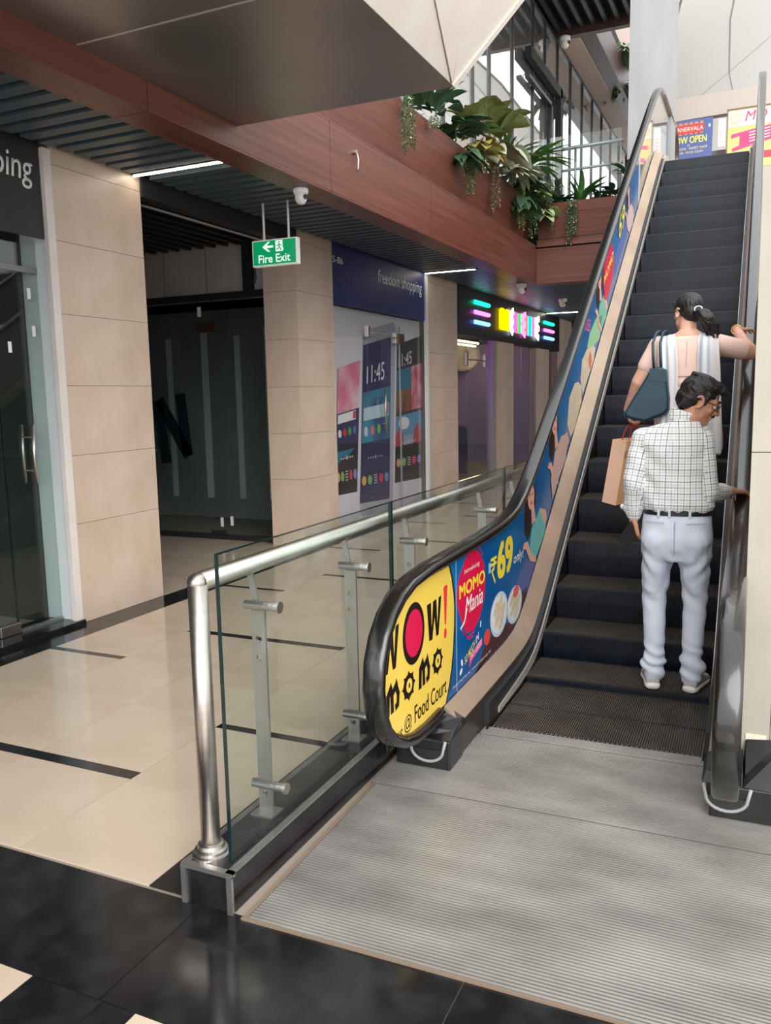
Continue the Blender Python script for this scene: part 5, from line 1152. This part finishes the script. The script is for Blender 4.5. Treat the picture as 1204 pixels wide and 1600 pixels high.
def scarfmat(m):
    N = m.node_tree.nodes; L = m.node_tree.links; b = N['Principled BSDF']; uv = N.new('ShaderNodeUVMap'); uv.uv_map = 'UVMap'; s_ = N.new('ShaderNodeSeparateXYZ'); L.new(uv.outputs[0], s_.inputs[0])
    cr = N.new('ShaderNodeValToRGB'); cr.color_ramp.interpolation = 'EASE'; el = cr.color_ramp.elements; el[0].position = 0; el[0].color = (*lin((236,232,232)),1); el[1].position = 1; el[1].color = (*lin((238,218,212)),1)
    for p, c in ((.18,(176,194,208)),(.34,(236,232,232)),(.52,(184,200,212)),(.68,(238,226,222)),(.84,(200,208,216))):
        e = el.new(p); e.color = (*lin(c),1)
    L.new(s_.outputs[0], cr.inputs[0]); L.new(cr.outputs[0], b.inputs['Base Color'])
scarfmat(M_scarf)
def scarf(rows, name):
    """rows: (left point, right point) down the cloth; pleated sheet with thickness"""
    n = 16; vs = []; uvs = []
    for i, (a, b) in enumerate(rows):
        a, b = Vector(a), Vector(b)
        for k in range(n+1):
            q = k/n; p = a.lerp(b, q); p.y += .008*math.sin(q*17+i*.25)-.022*math.sin(math.pi*q)*(1 if p.y < 5.8 else -1); vs.append(p); uvs.append(q)
    me = bpy.data.meshes.new(name); fs = [(i*(n+1)+k, i*(n+1)+k+1, (i+1)*(n+1)+k+1, (i+1)*(n+1)+k) for i in range(len(rows)-1) for k in range(n)]
    me.from_pydata([tuple(v) for v in vs], [], fs); uv = me.uv_layers.new(name='UVMap')
    for p in me.polygons:
        p.use_smooth = True
        for li in p.loop_indices: uv.data[li].uv = (uvs[me.loops[li].vertex_index], 0)
    me.materials.append(M_scarf); o = obj(name, me, wom); s_ = o.modifiers.new('thick', 'SOLIDIFY'); s_.thickness = .004; s_.offset = 1 if True else 0; ss = o.modifiers.new('sub', 'SUBSURF'); ss.levels = 1; ss.render_levels = 1; return o
scarf([((X0+.075,5.90,1.93),(X0+.175,5.90,1.90)),((X0+.075,5.82,2.022),(X0+.18,5.82,2.005)),((X0+.07,5.72,2.010),(X0+.185,5.72,1.985)),((X0+.065,5.678,1.93),(X0+.195,5.68,1.90)),((X0+.065,5.668,1.80),(X0+.208,5.675,1.78)),((X0+.07,5.664,1.65),(X0+.215,5.675,1.64)),((X0+.075,5.652,1.50),(X0+.225,5.665,1.49)),((X0+.08,5.640,1.36),(X0+.232,5.655,1.35)),((X0+.085,5.635,1.235),(X0+.235,5.65,1.23))], 'scarf')
scarf([((X0-.175,5.90,1.90),(X0-.08,5.90,1.93)),((X0-.18,5.82,2.01),(X0-.08,5.82,2.024)),((X0-.18,5.72,1.985),(X0-.075,5.72,2.01)),((X0-.18,5.676,1.90),(X0-.055,5.676,1.93)),((X0-.17,5.668,1.78),(X0-.04,5.664,1.80)),((X0-.165,5.664,1.65),(X0-.04,5.660,1.65)),((X0-.16,5.652,1.50),(X0-.04,5.646,1.50)),((X0-.16,5.640,1.36),(X0-.04,5.634,1.36)),((X0-.16,5.635,1.235),(X0-.04,5.63,1.235))], 'scarf')
M_salw = mat('dusty_rose_trousers', (160,112,104), .85, rgb2=(176,128,120), nscale=(8,8,4))
mb = MB(); mb.loft([((X0,5.82,1.20),(.175,0,0),(0,.125,0)),((X0,5.82,1.42),(.18,0,0),(0,.13,0))], 24)
for x in (-.575,-.385): mb.cap((x,5.82,1.32), (x,5.83,1.06), .105, .088); mb.cap((x,5.83,1.06), (x,5.80,.76), .088, .068)
remesh('trousers', mb, .009, 4, M_salw, wom, folds(.006, 10, 10, 6))
for x in (-.575,-.395): shoe((x,5.735), (x-.01,5.965), 'sandal', wom, mat('brown_sandal', (92,64,52), .6), mat('dark_sole', (50,42,40), .6), zs, .06)
MB().tube([WRt+Vector((-.0,-.03,0))+Vector((.032*math.cos(a), .006*math.sin(a), .032*math.sin(a))) for a in frange(0,2*math.pi*15/16,16)], .004, 6, closed=True).build('bangle', mat('gold_bangle', (214,170,90), .25, metal=1), wom, smooth=True)
# ---------------------------------------------------------------- BAGS
M_teal = mat('dark_teal_leather', (22,58,74), .36, rgb2=(28,68,84), nscale=(6,6,6), bump=.12, bscale=90)
sb = empty('shoulder_bag', (-.72,5.66,1.45), label="dark teal leather tote hanging from the woman's left shoulder", cat='bag')
out = [(-.690,1.792),(-.640,1.800),(-.596,1.780),(-.585,1.70),(-.572,1.60),(-.572,1.525),(-.60,1.495),(-.66,1.472),(-.722,1.448),(-.79,1.462),(-.846,1.482),(-.856,1.500),(-.80,1.60),(-.74,1.70)]
mb = MB(); cx_, cz_ = -.69, 1.60; rg = []
for y_, k in ((5.570,.90),(5.580,.965),(5.60,1.0),(5.64,1.0),(5.662,.975),(5.672,.9)): rg.append([(cx_+(a-cx_)*k, y_, cz_+(b-cz_)*k) for a, b in out])
n = len(out); v = [q for r in rg for q in r]; f = [(i*n+k, i*n+(k+1)%n, (i+1)*n+(k+1)%n, (i+1)*n+k) for i in range(5) for k in range(n)]+[tuple(range(n)), tuple(range(5*n,6*n))]
mb.add(v, f); bb = mb.build('bag_body', M_teal, sb, bevel=.006, seg=3)
mb = MB(); mb.prism([(-.695,1.790),(-.60,1.778),(-.590,1.70),(-.70,1.715)], lambda a,b,h: Vector((a,5.569-h,b)), .004); 
mb.build('bag_panel', M_teal, bb)
for dx, y_ in ((-.0,5.60),(.042,5.625)):
    MB().tube([(-.672+dx,y_,1.775),(-.678+dx,y_-.01,1.86),(-.684+dx,y_+.01,1.95),(-.676+dx,5.70,2.016),(-.668+dx,5.80,2.036),(-.668+dx,5.88,1.99),(-.668+dx,5.93,1.88)], .0085, 8).build('strap', M_teal, sb, smooth=True)
for x in (-.672,-.630): MB().lathe([(.011,0),(.011,.006)], (x,5.585,1.765), 12, axis='y').build('buckle', mat('silver_buckle', (200,200,200), .25, metal=1), sb)
M_kraft = mat('kraft_paper', (216,164,122), .8, rgb2=(226,176,134), nscale=(6,6,3)); M_kraft2 = mat('light_kraft_paper', (238,196,164), .8)
kb = empty('paper_bag', (-.90,5.80,.88), label="brown paper shopping bag with red cords in the woman's left hand", cat='bag')
b4 = [(-1.018,5.79,.896),(-.917,5.735,.880),(-.765,5.93,.900),(-.866,5.985,.915)]; t4 = [(-.952,5.79,1.328),(-.852,5.735,1.320),(-.700,5.93,1.330),(-.800,5.985,1.338)]
mb = MB().hexa(b4, t4); kbody = mb.build('bag_body', M_kraft, kb, bevel=.002)
A_, B_, C_, D_ = [Vector(p) for p in (b4[0], b4[1], t4[1], t4[0])]; nn = (B_-A_).cross(D_-A_).normalized()
MB().add([A_+nn*.002, B_+nn*.002, C_+nn*.002, D_+nn*.002, A_+nn*.0008, B_+nn*.0008, C_+nn*.0008, D_+nn*.0008], [(0,1,2,3),(7,6,5,4),(0,4,5,1),(1,5,6,2),(2,6,7,3),(3,7,4,0)]).build('gusset', M_kraft2, kbody)
A_, B_, C_, D_ = [Vector(p) for p in (b4[1], b4[2], t4[2], t4[1])]; nn = (B_-A_).cross(D_-A_).normalized()
q = lambda u, v_: A_.lerp(B_, u).lerp(D_.lerp(C_, u), v_)+nn*.0012
mb = MB()
for u0, v0, u1, v1 in ((.0,.72,1,.84),): mb.add([q(u0,v0),q(u1,v0),q(u1,v1),q(u0,v1)]+[p-nn*.001 for p in (q(u0,v0),q(u1,v0),q(u1,v1),q(u0,v1))], [(0,1,2,3),(7,6,5,4),(0,4,5,1),(1,5,6,2),(2,6,7,3),(3,7,4,0)])
mb.build('fold_band', mat('reddish_print', (196,128,98), .8), kbody)
mb = MB(); mb.add([q(.5,.25),q(.9,.25),q(.9,.42),q(.5,.42)]+[p-nn*.001 for p in (q(.5,.25),q(.9,.25),q(.9,.42),q(.5,.42))], [(0,1,2,3),(7,6,5,4),(0,4,5,1),(1,5,6,2),(2,6,7,3),(3,7,4,0)]); mb.build('print_square', mat('brown_print', (150,104,76), .8), kbody)
M_cord = mat('red_cord', (196,40,52), .7)
for (x0,y0),(x1,y1) in (((-.895,5.775),(-.79,5.87)),((-.86,5.83),(-.76,5.94))): MB().tube([(x0,y0,1.31),(x0+.018,y0+.03,1.38),(-.848,5.875,1.435),(-.842,5.89,1.437),(x1-.01,y1-.01,1.38),(x1,y1,1.32)], .0045, 8).build('handle', M_cord, kb, smooth=True)
# ================================================================== PLANTS
def leafmesh(name, L, W, m, droop=.3, cup=.15, lob=0):
    mb = MB(); n = 7; vs = []
    for i in range(n):
        q = i/(n-1); w = W*math.sin(math.pi*min(1,q*.96+.04))**.75*(1 if not lob else (1-.35*(i % 2))); z = -droop*L*q*q
        vs += [(-w/2, L*q, z+cup*w), (0, L*q, z), (w/2, L*q, z+cup*w)]
    fs = []
    for i in range(n-1):
        a = i*3; fs += [(a,a+1,a+4,a+3),(a+1,a+2,a+5,a+4)]
    mb.add(vs, fs); me = mb.mesh(name, m, True); return me
LM = {}
def lmat(k):
    c = {'dark':((44,74,52),(66,100,66)),'mid':((80,112,66),(108,138,86)),'olive':((104,112,60),(132,136,84)),'grey':((140,148,122),(166,172,146)),'pale':((140,160,108),(178,190,142)),'pink':((196,150,152),(222,186,184)),'orange':((214,128,70),(232,164,100)),'red':((160,84,80),(190,120,110)),'yellow':((150,140,70),(180,168,92)),'vivid':((58,112,52),(84,140,66)),'purple':((86,82,100),(110,106,124))}[k]
    return mat('leaf_'+k, c[0], .55, rgb2=c[1], nscale=(25,25,25))
def plant(name, loc, label, kind, n, L, W, spread=1.0, up=.6, droop=.5, group=None, lob=0, flower=None, cat='plant', stem=True):
    t = empty(name, loc, label=label, cat=cat, group=group); rnd = random.Random(hash((round(loc[0],2),round(loc[1],2),n)) & 0xffff)
    me = leafmesh('leaf', L, W, lmat(kind), droop, .15, lob)
    if stem: MB().tube([(0,0,-.12),(0,0,.03)], .012, 6).build('stem', lmat('dark'), t, world=False)
    for i in range(n):
        o = bpy.data.objects.new('leaf', me); COL.objects.link(o); o.parent = t
        a = 2*math.pi*i/n*1.0+rnd.uniform(-.4,.4); e = up*rnd.uniform(.3,1.3); s = rnd.uniform(.7,1.15); r = spread*rnd.uniform(0,.5)*L
        o.location = (r*math.cos(a+1), r*math.sin(a+1), rnd.uniform(-.05,.06)); o.rotation_euler = (e, rnd.uniform(-.4,.4), a); o.scale = (s,s,s)
    if flower:
        fm = leafmesh('petal', L*.45, W*.5, lmat(flower), .2)
        for i in range(14):
            o = bpy.data.objects.new('petal', fm); COL.objects.link(o); o.parent = t
            a = rnd.uniform(0,6.28); o.location = (rnd.uniform(-.06,.10), rnd.uniform(-.08,.08), rnd.uniform(.0,.12)); o.rotation_euler = (rnd.uniform(-.3,1.2), rnd.uniform(-.5,.5), a)
    return t
def strand(x, y, ztop, zbot, r, kind, kind2, label, dens=1.0):
    t = empty('trailing_plant', (x,y,ztop), label=label, cat='plant', group='trailing plants hanging from the planter'); rnd = random.Random(int(y*100))
    H = ztop-zbot; stems = MB(); fol = {kind: MB(), kind2: MB()}
    for k in range(7):
        a = k*.9; ox, oy = r*.75*math.cos(a), r*.55*math.sin(a); hk = H*rnd.uniform(.82,1.0)
        stems.tube([(x+ox*.5,y+oy*.5,ztop),(x+ox,y+oy,ztop-hk*.3),(x+ox*.9,y+oy*.9,ztop-hk)], .003, 4)
        z = 0
        while z < hk:
            z += .0115/dens; b = fol[kind if rnd.random() < .62 else kind2]; a2 = rnd.uniform(0,6.28); ll = rnd.uniform(.030,.055); ww = .010
            c = Vector((x+ox*min(1,z/hk*2+.5), y+oy*min(1,z/hk*2+.5), ztop-z)); d = Vector((math.cos(a2), math.sin(a2), rnd.uniform(-1.1,.1))).normalized(); s = d.cross(Vector((0,0,1))).normalized()
            b.add([c, c+d*ll*.5+s*ww, c+d*ll, c+d*ll*.5-s*ww], [(0,1,2,3)])
    stems.build('stem', lmat('dark'), t)
    for k, b in fol.items(): 
        if b.v: raw_ = bpy.data.meshes.new('foliage'); raw_.from_pydata([tuple(q) for q in b.v], [], b.f); raw_.materials.append(lmat(k)); o = obj('foliage', raw_, t, kind='stuff')
XP = -3.25
for y_, zt, zb, r, k1, k2, lb in ((7.76,4.52,3.97,.075,'mid','pale','leafy green trailing plant farthest left below the grey soffit'),(8.44,4.50,4.36,.065,'grey','olive','short grey-green trailing plant second from the soffit'),(9.58,4.50,3.93,.065,'mid','yellow','slim green trailing plant beside the dark ivy'),(10.10,4.52,4.30,.07,'grey','pale','pale grey trailing plant under the big yellow-green leaves'),(10.60,4.55,3.92,.07,'red','pale','reddish trailing plant in the middle of the planter'),(11.78,4.58,3.915,.065,'yellow','mid','yellow-green trailing plant under the orange flowers'),(12.45,4.56,3.88,.07,'pale','mid','long pale green trailing plant near the planter corner')):
    strand(XP, y_, zt, zb, r, k1, k2, lb)
strand(-2.78, 12.74, 4.45, 3.80, .05, 'grey', 'mid', 'thin double trailing plant on the end fascia', .6)
strand(-2.70, 12.735, 4.45, 3.92, .04, 'mid', 'grey', 'thin trailing plant beneath the upright dracaena', .6)
strand(-3.05, 12.73, 4.45, 4.02, .05, 'grey', 'mid', 'short trailing plant at the left of the end fascia', .6)
G_ = 'leafy plants in the upper planter'
plant('leafy_plant', (-3.30,9.25,4.58), 'dark green ivy bush at the left end of the visible planter', 'dark', 39, 0.260, 0.156, 1.3, .5, .5, G_)
plant('leafy_plant', (-3.24,9.40,4.32), 'low dark ivy spilling over the wood band', 'dark', 24, 0.169, 0.117, 1.6, .1, .9, G_)
plant('leafy_plant', (-3.40,8.9,4.75), 'dark bush against the cream cladding tip', 'dark', 33, 0.260, 0.143, 1.4, .9, .3, G_)
plant('leafy_plant', (-3.30,9.95,4.74), 'pink flowering plant beside the big yellow-green leaves', 'mid', 33, 0.234, 0.104, 1.2, .6, .4, G_, flower='pink')
plant('leafy_plant', (-3.32,10.55,4.95), 'big yellow-green leaved plant at the top of the planter', 'olive', 21, 0.442, 0.351, .8, .75, .35, G_)
plant('leafy_plant', (-3.28,10.75,4.72), 'grey-green broad leaved plant under the yellow-green one', 'grey', 21, 0.312, 0.221, 1.1, .2, .8, G_)
plant('leafy_plant', (-3.30,10.3,4.62), 'olive brown broad leaved plant above the red trailing one', 'yellow', 18, 0.286, 0.195, 1.1, .3, .7, G_)
plant('leafy_plant', (-3.34,11.45,4.80), 'spiky palm-like plant in the middle of the planter', 'mid', 51, 0.442, 0.046, .5, .85, .35, G_)
plant('leafy_plant', (-3.25,11.30,4.58), 'silver green bushy plant under the spiky palm', 'grey', 51, 0.286, 0.078, 1.3, .2, .6, G_)
plant('leafy_plant', (-3.24,12.15,4.86), 'vivid green strap leaved plant against the glazing', 'vivid', 39, 0.546, 0.078, .5, .8, .7, G_)
plant('leafy_plant', (-3.24,11.95,4.56), 'orange flowering plant near the planter corner', 'dark', 36, 0.260, 0.130, 1.2, .4, .6, G_, flower='orange')
plant('leafy_plant', (-3.22,11.85,4.30), 'dark green ivy hanging below the orange flowers', 'dark', 30, 0.195, 0.143, 1.8, .0, .9, G_)
plant('leafy_plant', (-3.26,12.55,4.55), 'pale green broad leaved plant at the planter corner', 'pale', 39, 0.234, 0.156, 1.6, .4, .5, G_)
plant('leafy_plant', (-3.12,12.70,4.30), 'small pale ivy drooping over the corner', 'pale', 24, 0.156, 0.117, 1.6, .1, .8, G_)
plant('leafy_plant', (-2.95,12.95,4.50), 'dark leafy plant left of the dracaena', 'dark', 22, .2, .09, 1.2, .6, .4, G_)
plant('dracaena', (-2.66,12.93,4.46), 'upright dracaena with broad striped leaves on the end planter', 'vivid', 16, .46, .085, .3, 1.15, .45, None)
plant('leafy_plant', (-2.38,12.95,4.50), 'thin stemmed leafy plant right of the dracaena', 'dark', 18, .22, .07, 1.3, .6, .5, G_)
plant('leafy_plant', (-2.15,12.93,4.52), 'dark bush next to the escalator rail', 'dark', 34, .18, .08, 1.5, .6, .4, G_)
plant('leafy_plant', (-2.0,12.95,4.78), 'taller dark plant behind the escalator rail', 'dark', 16, .24, .07, .7, .9, .5, G_)
plant('hanging_foliage', (-3.2,20.3,9.2), 'green foliage hanging on the rose wall high beside the white column', 'mid', 40, .5, .22, 1.6, .1, .8, None)
plant('hanging_foliage', (-3.15,20.8,8.6), 'lower dark foliage tail beside the white column', 'dark', 26, .4, .2, 1.6, .0, .9, None)
